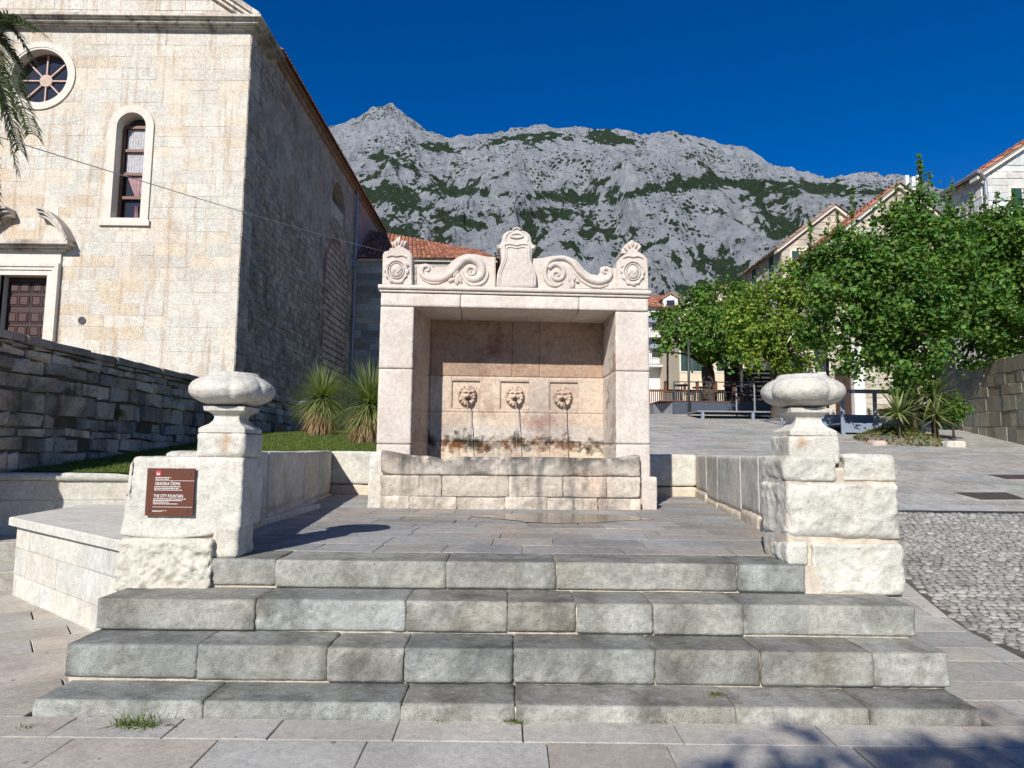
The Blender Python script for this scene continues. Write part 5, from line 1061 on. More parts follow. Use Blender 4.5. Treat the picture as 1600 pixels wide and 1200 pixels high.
# ================================================================ MOUNTAIN
SIL = [(-400, 330), (0, 300), (300, 262), (400, 240), (480, 212), (510, 200), (545, 188), (565, 177), (580, 170), (605, 163), (615, 165), (625, 170), (645, 185), (652, 193), (665, 204), (690, 214), (700, 216), (715, 214), (740, 209), (765, 208), (790, 205), (805, 201), (820, 198), (850, 196), (900, 198), (930, 201), (960, 203), (985, 205), (1010, 209), (1045, 206), (1060, 206), (1080, 211), (1100, 215), (1120, 222), (1150, 228), (1165, 232), (1180, 240), (1192, 247), (1200, 253), (1215, 261), (1240, 262), (1255, 268), (1265, 271), (1290, 278), (1305, 277), (1320, 273), (1330, 268), (1345, 266), (1370, 268), (1378, 274), (1385, 277), (1395, 272), (1405, 271), (1425, 275), (1445, 284), (1460, 290), (1500, 300), (1600, 325), (2000, 380)]
su_ = np.array([s_[0] for s_ in SIL], float); dsr = np.array([ray(u, v) for u, v in SIL]); stx = dsr[:, 0]/dsr[:, 1]; ste = dsr[:, 2]/dsr[:, 1]
NX, NY = 1000, 520
tx = np.linspace(-.62, 1.02, NX); sil = np.interp(tx, stx, ste); t_ = np.linspace(0, 1.06, NY)
TX, TT = np.meshgrid(tx, t_, indexing='ij'); SI = np.repeat(sil[:, None], NY, 1)
YY = 1100+2100*TT; XX_ = TX*YY
PP = np.c_[XX_.ravel(), YY.ravel(), 0*YY.ravel()]
lowf = fbm(PP/np.array([1, 1.6, 1]), 1/520., 3, 11).reshape(NX, NY)
g_ = np.clip(TT, 0, 1)**1.15
shelf = .5*(1+np.tanh((TX-.05)/.12)); g_ = g_+shelf*(.075*np.exp(-((TT-.60)/.13)**2)-.075*np.exp(-((TT-.86)/.10)**2))*.9
ZS = CH+SI*3200.; ZZ = 70+(ZS-70)*g_
ZZ = np.where(TT > 1, ZS-(TT-1)*2100*.8, ZZ)
wgt = np.clip(TT*(1-np.clip(TT, 0, 1))*4, 0, 1)
def ridged(P_, s_, o, seed): 
    r = 0; a = 1; tt = 0; w_ = 1
    for i in range(o): n = 1-np.abs(noise(P_, s_*2**i, seed+i)); n = n*n*w_; r = r+n*a; w_ = np.clip(n*1.6, 0, 1); tt += a; a *= .5
    return r/tt
WP = PP+np.c_[60*fbm(PP, 1/160., 3, 31), 60*fbm(PP, 1/160., 3, 32), 0*PP[:, 0]]
rd = ridged(WP/np.array([1, 1.9, 1]), 1/330., 6, 21).reshape(NX, NY); rd2 = ridged(WP/np.array([1, 1.3, 1]), 1/90., 4, 41).reshape(NX, NY)
rd3 = noise(WP, 1/28., 71).reshape(NX, NY)
ZZ = ZZ+wgt*(95*lowf+210*(rd-.45))+ (rd2-.45)*(62*np.clip(TT*6, 0, 1)*np.where(TT > .9, .45, 1.))+rd3*9*np.clip(TT*6, 0, 1)
ZZ = np.minimum(ZZ, CH+SI*YY-np.clip(1-TT, 0, 1)*YY*.10+(rd2-.4)*24)
V = np.c_[XX_.ravel(), YY.ravel(), ZZ.ravel()]
# woodland cover on the mountain (where it really grows: ledges, gullies and the broad belt above the lower cliffs)
te = (ZZ-CH)/YY; rel = TX
def vv(u, v): d = ray(u, v); return d[0]/d[1], d[2]/d[1]
def gline(pts, wd): 
    q = np.array([vv(*p) for p in pts]); o_ = np.argsort(q[:, 0]); yi = np.interp(TX, q[o_, 0], q[o_, 1]); m0 = 1/(1+np.exp(-(TX-q[o_[0], 0]+.01)/.012))/(1+np.exp((TX-q[o_[-1], 0]-.01)/.012)); return np.exp(-((te-yi)/(wd/1050.))**2)*m0
nz = fbm(V/np.array([1, 1, .6]), 1/170., 5, 51).reshape(NX, NY); nf = fbm(V, 1/32., 4, 52).reshape(NX, NY)
slope_z = np.gradient(ZZ, axis=1)/(YY[0, 1]-YY[0, 0]); flat = np.clip(.55-slope_z, -1, 1)
belt = 1.25*gline([(960, 300), (1040, 290), (1100, 282), (1180, 290), (1260, 292), (1400, 302)], 13)+.9*gline([(700, 296), (780, 302), (860, 306), (960, 316)], 10)+.8*gline([(520, 285), (600, 300), (660, 330), (740, 350), (820, 362)], 14)+1.0*gline([(700, 232), (760, 225), (830, 212), (900, 210), (1000, 222)], 11)+.8*gline([(640, 225), (720, 235)], 8)+.9*gline([(540, 330), (640, 372), (700, 378)], 12)+.6*gline([(740, 340), (840, 330), (960, 340), (1060, 330)], 9)+.7*gline([(560, 238), (640, 262), (700, 255)], 5)+.6*gline([(980, 400), (1060, 365), (1150, 330)], 5)
veg = belt*1.0+nz*1.0+nf*1.3+.45*flat+.7*(.47-rd)*2-.17-.35*np.clip((te-.33)/.1, 0, 1)+.12
veg = np.clip(veg*2.2+.5, 0, 1)
T4 = np.c_[veg.ravel(), np.clip(.5+.5*nz.ravel(), 0, 1), np.clip(rd.ravel(), 0, 1)]
idx = np.arange(NX*NY).reshape(NX, NY); F = np.stack([idx[:-1, :-1], idx[1:, :-1], idx[1:, 1:], idx[:-1, 1:]], -1).reshape(-1, 4)
m, nt, bb = mat('mountain_rock', .95, .1); L_ = nt.links
tc = N(nt, 'TexCoord'); at = N(nt, 'Attribute', attribute_name='tint'); sp_ = N(nt, 'SeparateColor'); L_.new(at.outputs[0], sp_.inputs[0])
n1 = N(nt, 'TexNoise', i_Scale=.022, i_Detail=12., i_Roughness=.78); L_.new(tc.outputs['Object'], n1.inputs[0])
rock = ramp(nt, n1.outputs[0], [(.34, (.18, .195, .22)), (.44, (.36, .385, .42)), (.56, (.47, .49, .52)), (.68, (.60, .61, .62))])
n2 = N(nt, 'TexNoise', i_Scale=.055, i_Detail=6., i_Roughness=.75); L_.new(tc.outputs['Object'], n2.inputs[0])
ma = N(nt, 'Math', operation='MULTIPLY_ADD', i_1=3.4, i_2=-1.70); L_.new(n2.outputs[0], ma.inputs[0]); ad = N(nt, 'Math', operation='ADD'); L_.new(ma.outputs[0], ad.inputs[0]); L_.new(sp_.outputs[0], ad.inputs[1])
vf = ramp(nt, ad.outputs[0], [(.46, 0.), (.60, 1.)]); n3 = N(nt, 'TexNoise', i_Scale=.12, i_Detail=4.); L_.new(tc.outputs['Object'], n3.inputs[0])
vo = N(nt, 'TexVoronoi', i_Scale=.060, i_Randomness=1.); L_.new(tc.outputs['Object'], vo.inputs['Vector']); n5 = N(nt, 'TexNoise', i_Scale=.007, i_Detail=4.); L_.new(tc.outputs['Object'], n5.inputs[0])
th = N(nt, 'Math', operation='MULTIPLY_ADD', i_1=1.5, i_2=-.52); L_.new(n5.outputs[0], th.inputs[0]); ls = N(nt, 'Math', operation='LESS_THAN'); L_.new(vo.outputs['Distance'], ls.inputs[0]); L_.new(th.outputs[0], ls.inputs[1]); mxx = N(nt, 'Math', operation='MAXIMUM'); L_.new(ls.outputs[0], mxx.inputs[0]); L_.new(vf, mxx.inputs[1]); vf = mxx.outputs[0]
L_.new(mix(nt, vf, rock, ramp(nt, n3.outputs[0], [(.3, (.022, .042, .025)), (.7, (.055, .085, .045))])), bb.inputs['Base Color'])
ad3 = N(nt, 'Math', operation='MULTIPLY_ADD', i_1=.5); L_.new(n2.outputs[0], ad3.inputs[0]); L_.new(n1.outputs[0], ad3.inputs[2]); bp = N(nt, 'Bump', i_Strength=1., i_Distance=45.); L_.new(ad3.outputs[0], bp.inputs['Height']); L_.new(bp.outputs[0], bb.inputs['Normal'])
b = MB(); b.add(V, F, T4); struct(b.build('mountain', m, smooth=False))
# ================================================================ HOUSES
def window(par, fr_, x, z, w_, h_, shut=True, lbl=None, depth=.12, mt='trim'):
    b = MB(); ring(b, [(x-w_/2, z), (x+w_/2, z), (x+w_/2, z+h_), (x-w_/2, z+h_)], [(x-w_/2-.1, z-.1), (x+w_/2+.1, z-.1), (x+w_/2+.1, z+h_+.1), (x-w_/2-.1, z+h_+.1)], -.02, .05, fr_); o = b.build('window', M[mt], par)
    b = MB(); b.prism([(x-w_/2, z), (x+w_/2, z), (x+w_/2, z+h_), (x-w_/2, z+h_)], .0, .022, fr_); b.build('pane', M['glass'], o)
    if shut:
        b = MB()
        for s_ in (-1, 1): b.prism([(x+s_*w_*.27-w_*.22, z+.02), (x+s_*w_*.27+w_*.22, z+.02), (x+s_*w_*.27+w_*.22, z+h_-.02), (x+s_*w_*.27-w_*.22, z+h_-.02)], .022, .06, fr_, bev=.01)
        b.build('shutters', M['shutter'], o)
    return o
def house(name, label, x0, x1, y0, y1, zb, ze, xr, zr, wm, roofm='tile', stones=True, seed=1, cat='house', ov=.3):
    t = thing(name, label, cat, ((x0+x1)/2, y0, zb)); frh = lambda V: np.c_[V[:, 0], y0-V[:, 2], V[:, 1]]; frl = lambda V: np.c_[x0-V[:, 2], V[:, 0], V[:, 1]]
    b = MB(); gab = [(x0, zb), (x1, zb), (x1, ze), (xr, zr), (x0, ze)]
    if stones:
        laid(b, x0, x1, zb, zr, (.24, .36), (.4, .9), .03, .03, frh, region=gab, tint=tvar(.82, 1.15, .05), bev=.01, seed=seed, dvar=.4); laid(b, y0, y1, zb, ze, (.24, .36), (.4, .9), .03, .03, frl, tint=tvar(.82, 1.15, .05), bev=.01, seed=seed+1, dvar=.4)
    b.prism(gab, -(y1-y0), .008, frh); b.build('wall', M[wm], t)
    b = MB(); A = (x0-ov, y0-.25, ze-ov*(zr-ze)/(xr-x0)); A2 = (x0-ov, y1, A[2]); Rr = (xr, y0-.25, zr+.05); R2 = (xr, y1, zr+.05); Bq = (x1+ov, y0-.25, ze-ov*(zr-ze)/(x1-xr)); B2 = (x1+ov, y1, Bq[2])
    tile_roof(b, A2, A, Rr, R2, pitch=.3, r=.09); tile_roof(b, Bq, B2, R2, Rr, pitch=.3, r=.09); b.build('roof', M[roofm], t)
    b = MB()
    for P0, P1 in ((A, Rr), (Bq, Rr)): b.prism([(P0[0], P0[2]-.20), (P1[0], P1[2]-.20), (P1[0], P1[2]-.03), (P0[0], P0[2]-.03)], -.22, .2, frh)
    b.build('verge', M['trim'], t); return t, frh, frl
# white stone house on the right
hx0, hz = c(1533, 268, 24)[0], c(1533, 268, 24)[1]; hxr, hzr = c(1690, 168, 24)
t, frh, frl = house('stone_house', 'white stone house with red tile verge and grey downpipe at the upper right', hx0, hx0+8.4, 24, 26, 1.8, hz, hx0+4.2, hz+(hzr-hz)*4.2/(hxr-hx0), 'house_white', seed=81)
wx, wz_ = c(1585, 350, 24); window(t, frh, wx+.35, wz_, .85, 1.35)
b = MB(); b.tube([(hx0-.25, 23.7, hz-.15), (hx0+.0, 23.8, hz-.45), (hx0+.0, 23.85, 4), (hx0, 23.85, 3)], .06, 8); b.tube([(hx0-.3, 23.7, hz-.12), (hx0-.3, 25.9, hz-.12)], .07, 8); b.build('downpipe', M['zinc'], t)
# receding stone house with green shuttered side windows
x_, _ = c(1222, 400, 33); ze_ = c(1222, 383, 33)[1]; xr_, zr_ = c(1302, 322, 33)
t, frh, frl = house('stone_house', 'tan stone gabled house behind the trees, its side wall with two shuttered windows', x_, x_+2*(xr_-x_), 33, 38.4, 3.2, ze_, xr_, zr_, 'house_stone', seed=83, roofm='tile_old')
for u, v in ((1207, 431), (1180, 449)): p = onX(u, v, x_); window(t, frl, float(p[1]), float(p[2]), .7, 1.05)
p = onY(1250, 420, 33); window(t, frh, float(p[0]), float(p[2])-.5, .8, 1.4)
x_, ze_ = c(1298, 372, 29); xr_, zr_ = c(1402, 290, 29)
t, frh, frl = house('stone_house', 'tan house with orange tile roof whose gable peeks over the big tree', x_, x_+2*(xr_-x_), 29, 35, 3.0, ze_, xr_, zr_, 'house_stone', seed=85)
p = onY(1350, 420, 29); window(t, frh, float(p[0]), float(p[2]), .8, 1.3)
# antenna mast on that roof
t = thing('phone_mast', 'grey rooftop mast with white antenna panels above the big green tree', 'antenna', onY(1426, 300, 34)); b = MB(); p = onY(1426, 330, 34); q = onY(1426, 278, 34); b.tube([p, q], .07, 8); b.build('pole', M['zinc'], t)
for dx in (-.28, 0.3, .05): b = MB(); b.box((p[0]+dx-.09, 33.85, q[2]-.75+abs(dx)), (p[0]+dx+.09, 34.0, q[2]-.0+abs(dx)*.3)); b.build('antenna_panel', M['plaster_white'], t)
# low stone and peach fronts under the big tree
t = thing('stone_house', 'low peach and stone house front with white doorway under the big tree', 'house', (float(c(1290, 600, 30.5)[0]), 28.4, 3.0)); fr3 = lambda V: np.c_[V[:, 0], 27.6-V[:, 2], V[:, 1]]
xa_, xb_, xm_ = c(1225, 600, 27.6)[0], c(1420, 600, 27.6)[0], c(1296, 600, 27.6)[0]; b = MB(); laid(b, xm_, xb_, 2.8, 6.4, (.24, .36), (.4, .9), .03, .03, fr3, tint=tvar(.82, 1.15, .05), bev=.01, seed=87); b.prism([(xa_, 2.8), (xb_, 2.8), (xb_, 6.4), (xa_, 6.4)], -1, .008, fr3); b.build('wall', M['house_stone'], t)
b = MB(); b.prism([(xa_, 2.8), (xm_, 2.8), (xm_, 6.4), (xa_, 6.4)], .008, .02, fr3); b.build('plaster_front', M['plaster_cream'], t)
window(t, fr3, c(1284, 600, 27.6)[0], c(1284, 570, 27.6)[1]-.3, .55, 1.2, shut=False)
b = MB(); q = c(1337, 600, 27.6)[0]; b.box((q-.22, 27.3, 2.8), (q+.22, 27.55, 6.0)); b.build('door_post', M['plaster_white'], t); b = MB(); q = c(1316, 600, 27.6)[0]; b.box((q-.32, 27.54, 2.8), (q+.32, 27.585, 5.0)); b.build('door', M['wood_dark'], t)
# white house far left of the trees with dormer
t = thing('white_house', 'white house with blue awnings, red roof and small dormer behind the left tree', 'house', (float(c(1042, 600, 50)[0]), 50, 4)); yH = 50.; fr4 = lambda V: np.c_[V[:, 0], yH-V[:, 2], V[:, 1]]
xa_, xb_ = c(985, 600, yH)[0], c(1062, 600, yH)[0]; ze_ = c(1040, 482, yH)[1]; zr_ = c(1040, 468, 53)[1]; b = MB(); b.prism([(xa_, 2.5), (xb_, 2.5), (xb_, ze_), (xa_, ze_)], -7, .0, fr4); b.build('wall', M['plaster_white'], t)
b = MB(); tile_roof(b, (xa_, yH-.3, ze_), (xb_+.3, yH-.3, ze_), (xb_, 53, zr_+.3), (xa_, 53, zr_+.3), pitch=.35, r=.09); b.build('roof', M['tile'], t)
dx_, dz_ = c(1048, 481, yH-.2); b = MB(); dtop = c(1048, 466, yH)[1]; b.prism([(dx_-.55, dz_), (dx_+.55, dz_), (dx_+.55, dtop-.1), (dx_, dtop+.25), (dx_-.55, dtop-.1)], -2, .15, fr4); dm = b.build('dormer', M['plaster_white'], t)
b = MB(); b.prism([(dx_-.7, dtop-.15), (dx_, dtop+.3), (dx_+.7, dtop-.15), (dx_+.7, dtop-.02), (dx_, dtop+.45), (dx_-.7, dtop-.02)], -2, .25, fr4); b.build('dormer_roof', M['tile'], dm); b = MB(); b.prism([(dx_-.3, dz_+.1), (dx_+.3, dz_+.1), (dx_+.3, dtop-.2), (dx_-.3, dtop-.2)], .15, .18, fr4); b.build('dormer_window', M['glass'], dm)
for u, v in ((1026, 498), (1026, 540), (1050, 498), (1046, 565)):
    q = c(u, v, yH); window(t, fr4, q[0], q[1]-.9, .7, 1.4, shut=False)
for u, v in ((1024, 506), (1028, 546)): q = c(u, v, yH); b = MB(); b.prism([(q[0]-.7, q[1]), (q[0]+.8, q[1]), (q[0]+.8, q[1]+.5), (q[0]-.7, q[1]+.5)], .02, .5, fr4, bev=.1); b.build('awning', M['metal_blue'], t)
for v in (528, 573): q = c(1030, v, yH); b = MB(); b.box((q[0]-1.6, yH-1.1, q[1]-.12), (q[0]+1.2, yH, q[1]), tint=(1, 1, 1)); b.build('balcony_slab', M['plaster_white'], t); b = MB(); [b.box((q[0]-1.6+.14*i, yH-1.08, q[1]), (q[0]-1.57+.14*i, yH-1.05, q[1]+.9)) for i in range(20)]; b.box((q[0]-1.6, yH-1.1, q[1]+.9), (q[0]+1.2, yH-1.03, q[1]+.95)); b.build('balcony_railing', M['metal_dark'], t)
t, frh, frl = house('cream_house', 'cream house with orange tile roof hidden behind the café trees', c(1062, 600, 44)[0], c(1185, 600, 44)[0], 44, 52, 3, c(1120, 478, 44)[1], c(1140, 600, 44)[0], c(1140, 448, 44)[1], 'plaster_cream', stones=False)
for u in (1072, 1090, 1128): window(t, frh, c(u, 570, 44)[0], c(u, 580, 44)[1], .7, 1.5)
# shopfront shade behind café
t = thing('pergola', 'dark slatted pergola behind the café beneath the yellowing tree', 'pergola', (float(c(1200, 590, 29)[0]), 29, 3.2)); x0_, x1_ = c(1158, 600, 29)[0], c(1268, 600, 29)[0]; zt2 = c(1200, 566, 29)[1]
for x in (x0_, (x0_+x1_)/2, x1_): b = MB(); b.box((x-.05, 28.9, 3), (x+.05, 29, zt2)); b.build('post', M['metal_dark'], t)
b = MB(); [b.box((x0_-.2, 28.6+.25*i, zt2+.03*i), (x1_+.2, 28.72+.25*i, zt2+.04+.03*i)) for i in range(12)]; b.box((x0_-.2, 28.6, zt2-.1), (x1_+.2, 28.66, zt2-.02)); b.build('slats', M['metal_dark'], t); b = MB(); b.box((x0_, 31.2, 3), (x1_, 31.3, zt2)); b.build('back_screen', M['metal_dark'], t)
# ================================================================ RETAINING WALL right
rp0 = onY(1660, 640, 15.5); rp1 = onY(1478, 640, 22.5); zt0 = float(onY(1600, 557, 17.3)[2]); zt1 = float(onY(1480, 580, 22.3)[2])
frw, Lo = wall_frame((rp1[0], rp1[1]), (rp0[0], rp0[1]), -1); Lr = Lo*2.1
def frR(V): 
    f = V[:, 0]/Lo; W_ = frw(np.c_[V[:, 0], -V[:, 2]*0+V[:, 2]*-1, V[:, 1]]); W_[:, 2] = V[:, 1]+(zt1+(zt0-zt1)*f-4.0); return W_
rw_ = thing('retaining_wall', 'sunlit and leaf shaded block retaining wall at the right edge', 'wall', (rp1+rp0)/2*np.array([1, 1, 0])+np.array([0, 0, 1.8])); b = MB(); laid(b, 0, Lr, -.5, 4.0, (.28, .44), (.35, .85), .020, .028, frR, tint=tvar(.8, 1.2, .07), bev=.008, seed=93, dvar=.3, jit=.018); b.build('wall_stones', M['ret_wall'], rw_)
b = MB(); b.prism([(0, -.5), (Lr, -.5), (Lr, 3.98), (0, 3.98)], -.6, .018, frR, tint=(.75, .72, .68)); b.build('wall_core', M['mortar'], rw_)
wd_ = frR(np.array([[Lr/2, 2, .1], [Lr/2, 2, -.3]])); print('ret normal', wd_)
struct(sheet(float(rp1[0])+.4, 40, 15, 60, 4, 8, lambda x, y: 0*x+3.4, M['ground'], 'upper_terrace'))
# ================================================================ CAFE STAGE, RAMPS
def postrail(t, pts, h, m_='metal_blue', mids=(.5,), r_=.025, rname='rail'):
    for p in pts: b = MB(); b.box((p[0]-r_, p[1]-r_, p[2]), (p[0]+r_, p[1]+r_, p[2]+h)); b.build('post', M[m_], t)
    b = MB()
    for f in (1.,)+tuple(mids): b.tube([(p[0], p[1], p[2]+h*f) for p in pts], r_*.9, 6)
    b.build(rname, M[m_], t)
YS = 27.; zs_ = float(onY(1140, 648, YS)[2]); zst = float(onY(1140, 628, YS)[2]); xa_, xb_ = float(onY(1052, 640, YS)[0]), float(onY(1262, 640, YS)[0])
t = thing('cafe_stage', 'raised café stage with dark blue skirting and thin railings', 'stage', ((xa_+xb_)/2, YS, zs_))
b = MB(); b.prism([(xa_, YS), (xb_, YS), (xb_, YS+4.5), (xa_, YS+4.5)], zs_-.2, zst, lambda V: V); b.build('skirting', M['skirt'], t)
b = MB(); b.prism([(xa_-.02, YS+.02), (xa_-.55, YS+1.1), (xa_-.55, YS+4), (xa_-.02, YS+4)], zs_-.2, zst-.03, lambda V: V); b.build('side_panel', M['zinc'], t)
b = MB(); b.box((xa_-.55, YS-.03, zst+.002), (xb_, YS+4.5, zst+.03)); b.build('deck', M['rust_wood'], t)
postrail(t, [(float(onY(u, 620, YS)[0]), YS+.05, zst) for u in (1054, 1110, 1166, 1222)], .80, 'metal_dark'); zr4 = zst+.03
b = MB()
for i in range(60): x = xa_-1.2+i*.09; b.box((x, YS+4.5, zs_), (x+.045, YS+4.53, zst+.85))
b.box((xa_-1.2, YS+4.46, zst+.8), (xa_+4.4, YS+4.57, zst+.9)); b.build('slatted_screen', M['rust_wood'], t)
# café furniture
tb = thing('cafe_table', 'small dark café table on the stage, near the left end', 'table', (xa_+.6, YS+1.0, zr4), 'café tables on the stage'); x, y, z = xa_+.6, YS+1.0, zr4
b = MB(); b.lathe([(.34, .70), (.35, .71), (.35, .735), (.34, .745)], (x, y, z), 20); b.build('tabletop', M['metal_dark'], tb); b = MB(); b.lathe([(.03, .02), (.025, .7)], (x, y, z), 8); b.build('leg', M['metal_dark'], tb); b = MB(); b.lathe([(.22, 0), (.22, .02), (.03, .04)], (x, y, z), 16); b.build('base', M['metal_dark'], tb)
cr = thing('cafe_chair', 'dark café chair on the stage, first from the left end', 'chair', (xa_+.2, YS+1.0, zr4), 'café chairs on the stage'); x, y, z = xa_+.2, YS+1.0, zr4
b = MB(); b.rock((x-.2, y-.2, z+.43), (x+.2, y+.2, z+.47), cell=.05, rad=.01, amp=0); b.build('seat', M['rust_wood'], cr)
b = MB(); [b.box((x-.2, y-.18+.09*i, z+.5), (x-.17, y-.13+.09*i, z+.88)) for i in range(5)]; b.box((x-.205, y-.2, z+.84), (x-.165, y+.2, z+.9)); b.build('backrest', M['rust_wood'], cr)
for sx_ in (-1, 1):
    for sy_ in (-1, 1): b = MB(); b.box((x+sx_*.18-.015, y+sy_*.18-.015, z), (x+sx_*.18+.015, y+sy_*.18+.015, z+.43)); b.build('leg', M['metal_dark'], cr)
ords = ['first', 'second', 'third', 'fourth', 'fifth']; nc = 0; nth = ['first', 'second', 'third', 'fourth', 'fifth', 'sixth', 'seventh', 'eighth', 'ninth', 'tenth']
for i in range(5):
    tx_ = xa_+.6+i*1.05; ty = YS+1.0+(.9 if i % 2 else 0)
    if i: q = copy_tree(tb); q.location = (tx_, ty, zr4); q['label'] = 'small dark café table on the stage, %s from the left end' % ords[i]
    else: tb['label'] = 'small dark café table on the stage, first from the left end'
    for s_ in (0, 1):
        if i or s_: q = copy_tree(cr); q['label'] = 'dark café chair on the stage, %s from the left end' % nth[nc]
        else: q = cr
        q.location = (tx_+(-.48, .48)[s_], ty+.05, zr4); q.rotation_euler = (0, 0, (0, math.pi)[s_]); nc += 1
for k, (u, v0, v1, D, lb) in enumerate(((1076, 640, 530, 26.6, 'slim grey post left of the café stage trees'), (1151, 640, 562, 31.6, 'slim dark post with lamp between the two café trunks'), (1043, 600, 548, 32, 'slim grey post beside the white house'), (1293, 655, 560, 22, 'thin brown post rising behind the right finial'))):
    p, q = onY(u, v0, D), onY(u, v1, D); b = MB(); b.tube([p-np.array([0, 0, .4]), q], .05, 8)
    if k == 1: b.blob(q+np.array([-.1, 0, -.12]), (.09, .09, .09), 10)
    tag(b.build('metal_post', M['rust_wood' if k == 3 else 'metal_dark'], base=p, smooth=True), lb, 'post', 'posts around the café')
# low ramp table in front of the stage
t = thing('low_platform', 'low thin steel platform on short legs in front of the café stage', 'platform', onY(1160, 650, 25)); YL = 24.6; z1_ = float(onY(1160, 642, YL)[2]); xa2, xb2 = float(onY(1090, 642, YL)[0]), float(onY(1226, 642, YL)[0])
b = MB(); b.box((xa2, YL, z1_-.05), (xb2, YL+1.6, z1_)); b.build('deck', M['zinc'], t)
for x in (xa2+.2, (xa2+xb2)/2+.45, xb2-.05): b = MB(); b.box((x-.05, YL+.02, gz(x, YL)-.1), (x+.05, YL+.12, z1_-.052)); b.build('leg', M['metal_blue'], t)
postrail(t, [(float(onY(1168, 640, YL)[0]), YL+1.2, z1_), (float(onY(1180, 640, YL)[0]), YL+.05, z1_)], 1.02, 'zinc', mids=())
b = MB(); q1 = onY(1200, 655, 23.5); q2 = onY(1228, 668, 22.2); b.box((float(q1[0]), 22.4, float(q2[2])+.28), (float(q2[0]), 24.5, float(q2[2])+.34)); b.box((float(q2[0])-.07, 22.4, float(q2[2])-.2), (float(q2[0]), 22.5, float(q2[2])+.28)); b.build('step_plate', M['metal_blue'], t)
# blue ramp at the right
t = thing('blue_platform', 'blue grey steel platform with railing right of the right finial', 'platform', onY(1340, 680, 19.5)); YB = 19.6; X_ = lambda u, y=YB: float(onY(u, 660, y)[0]); Z_ = lambda v, y=YB: float(onY(1340, v, y)[2]); g0 = gz(0, YB)
b = MB(); b.box((X_(1316), YB-.02, Z_(676)), (X_(1410), YB+.05, Z_(661))); b.box((X_(1272), YB+.9, Z_(668, YB+.9)), (X_(1400), YB+.97, Z_(648, YB+.9))); b.box((X_(1316), YB+.05, Z_(663)), (X_(1410), YB+1.9, Z_(661))); b.build('deck_frame', M['metal_blue'], t)
b = MB(); b.box((X_(1272), YB+1.95, g0-.1), (X_(1420), YB+2.0, Z_(663))); b.build('back_panel', M['skirt'], t)
for u in (1316, 1367): b = MB(); b.box((X_(u)-.055, YB-.06, g0-.15), (X_(u)+.055, YB-.021, Z_(612))); b.build('post', M['metal_blue'], t)
b = MB(); b.box((X_(1308), YB-.10, Z_(615)), (X_(1418), YB-.061, Z_(609))); b.box((X_(1285), YB+.9, Z_(613, YB+.9)), (X_(1330), YB+.94, Z_(609, YB+.9))); b.build('rail', M['metal_blue'], t)
# ================================================================ YUCCA BED
t0 = onY(1438, 697, 16.9); bed = thing('planting_bed', 'low mound of yellow green groundcover with pale edging right of the steel platform', 'flower bed', t0); Rb = np.random.RandomState(8)
xa_, xb_ = float(onY(1372, 690, 17)[0]), float(onY(1500, 690, 17)[0]); mx, hwx = (xa_+xb_)/2, (xb_-xa_)/2; n = 2600; a = Rb.rand(n)*6.283; q = np.sqrt(Rb.rand(n)); px_ = mx+hwx*q*np.cos(a)*.97; py_ = 17.9+1.15*q*np.sin(a); hz_ = .34*(1-q*q)+.03; C = np.c_[px_, py_, G(px_, py_)+hz_*Rb.rand(n)**.3]
b = MB(); b.add(*leafquads(np.repeat(C, 3, 0)+Rb.randn(3*n, 3)*.03, np.tile([0, -.3, 1.], (3*n, 1)), .06, Rb, .5, 1.5, .35)); o = b.build('groundcover', M['shrub'], bed)
b = MB(); b.lathe([(1, -.15), (1, .02), (.85, .16), (.5, .30), (.01, .33)], (0, 0, 0), 28); V = np.concatenate(b.v); b.v = [np.c_[mx+V[:, 0]*hwx, 17.9+V[:, 1]*1.15, V[:, 2]*.85+G(0*V[:, 0], 17.9+V[:, 1]*1.15)]]; b.build('soil', M['ground'], bed, smooth=True)
b = MB(); p = onY(1492, 690, 16.8); b.rock((p[0]-.23, 16.7, gz(0, 16.8)-.1), (p[0]+.23, 17.05, gz(0, 16.8)+.15), cell=.05, rad=.04, amp=.01); p = onY(1374, 690, 17); b.rock((p[0]-.2, 16.9, gz(0, 17)-.1), (p[0]+.16, 17.3, gz(0, 17)+.12), cell=.04, rad=.08, amp=.03, ns=5, tint=(.9, .75, .7)); b.build('edge_stones', M['white_stone'], bed, smooth=True)
def yucca(u, vc, D, R_, n, lab, seed):
    p = onY(u, vc, D); g0 = gz(0, D)+.15; t = thing('yucca_plant', lab, 'plant', (float(p[0]), D, g0), 'yuccas in the planting bed'); R = random.Random(seed); b = MB(); b.tube([(p[0], D, g0-.1), p-np.array([0, 0, .05])], [.06, .05], 8); b.build('stem', M['bark'], t); b = MB()
    for i in range(n): el = math.asin(R.uniform(-.45, .98)); v = R.uniform(.7, 1.4); strap(b, p+np.array([0, 0, R.uniform(-.12, .08)]), R.uniform(0, 6.283), el, R_*1.4*R.uniform(.75, 1.1), .075, R.uniform(.1, .5), (v, v, v*.9))
    b.build('leaves', M['spiky'], t)
yucca(1404, 645, 17.3, .62, 90, 'yucca with sword leaves at the left front of the bed', 1); yucca(1456, 618, 17.9, .78, 120, 'tallest yucca with sword leaves at the back of the bed', 2); yucca(1428, 625, 18.2, .55, 55, 'yucca behind and between the two larger ones', 3); yucca(1462, 650, 17.4, .46, 70, 'small low yucca clump in front of the tallest yucca', 4)
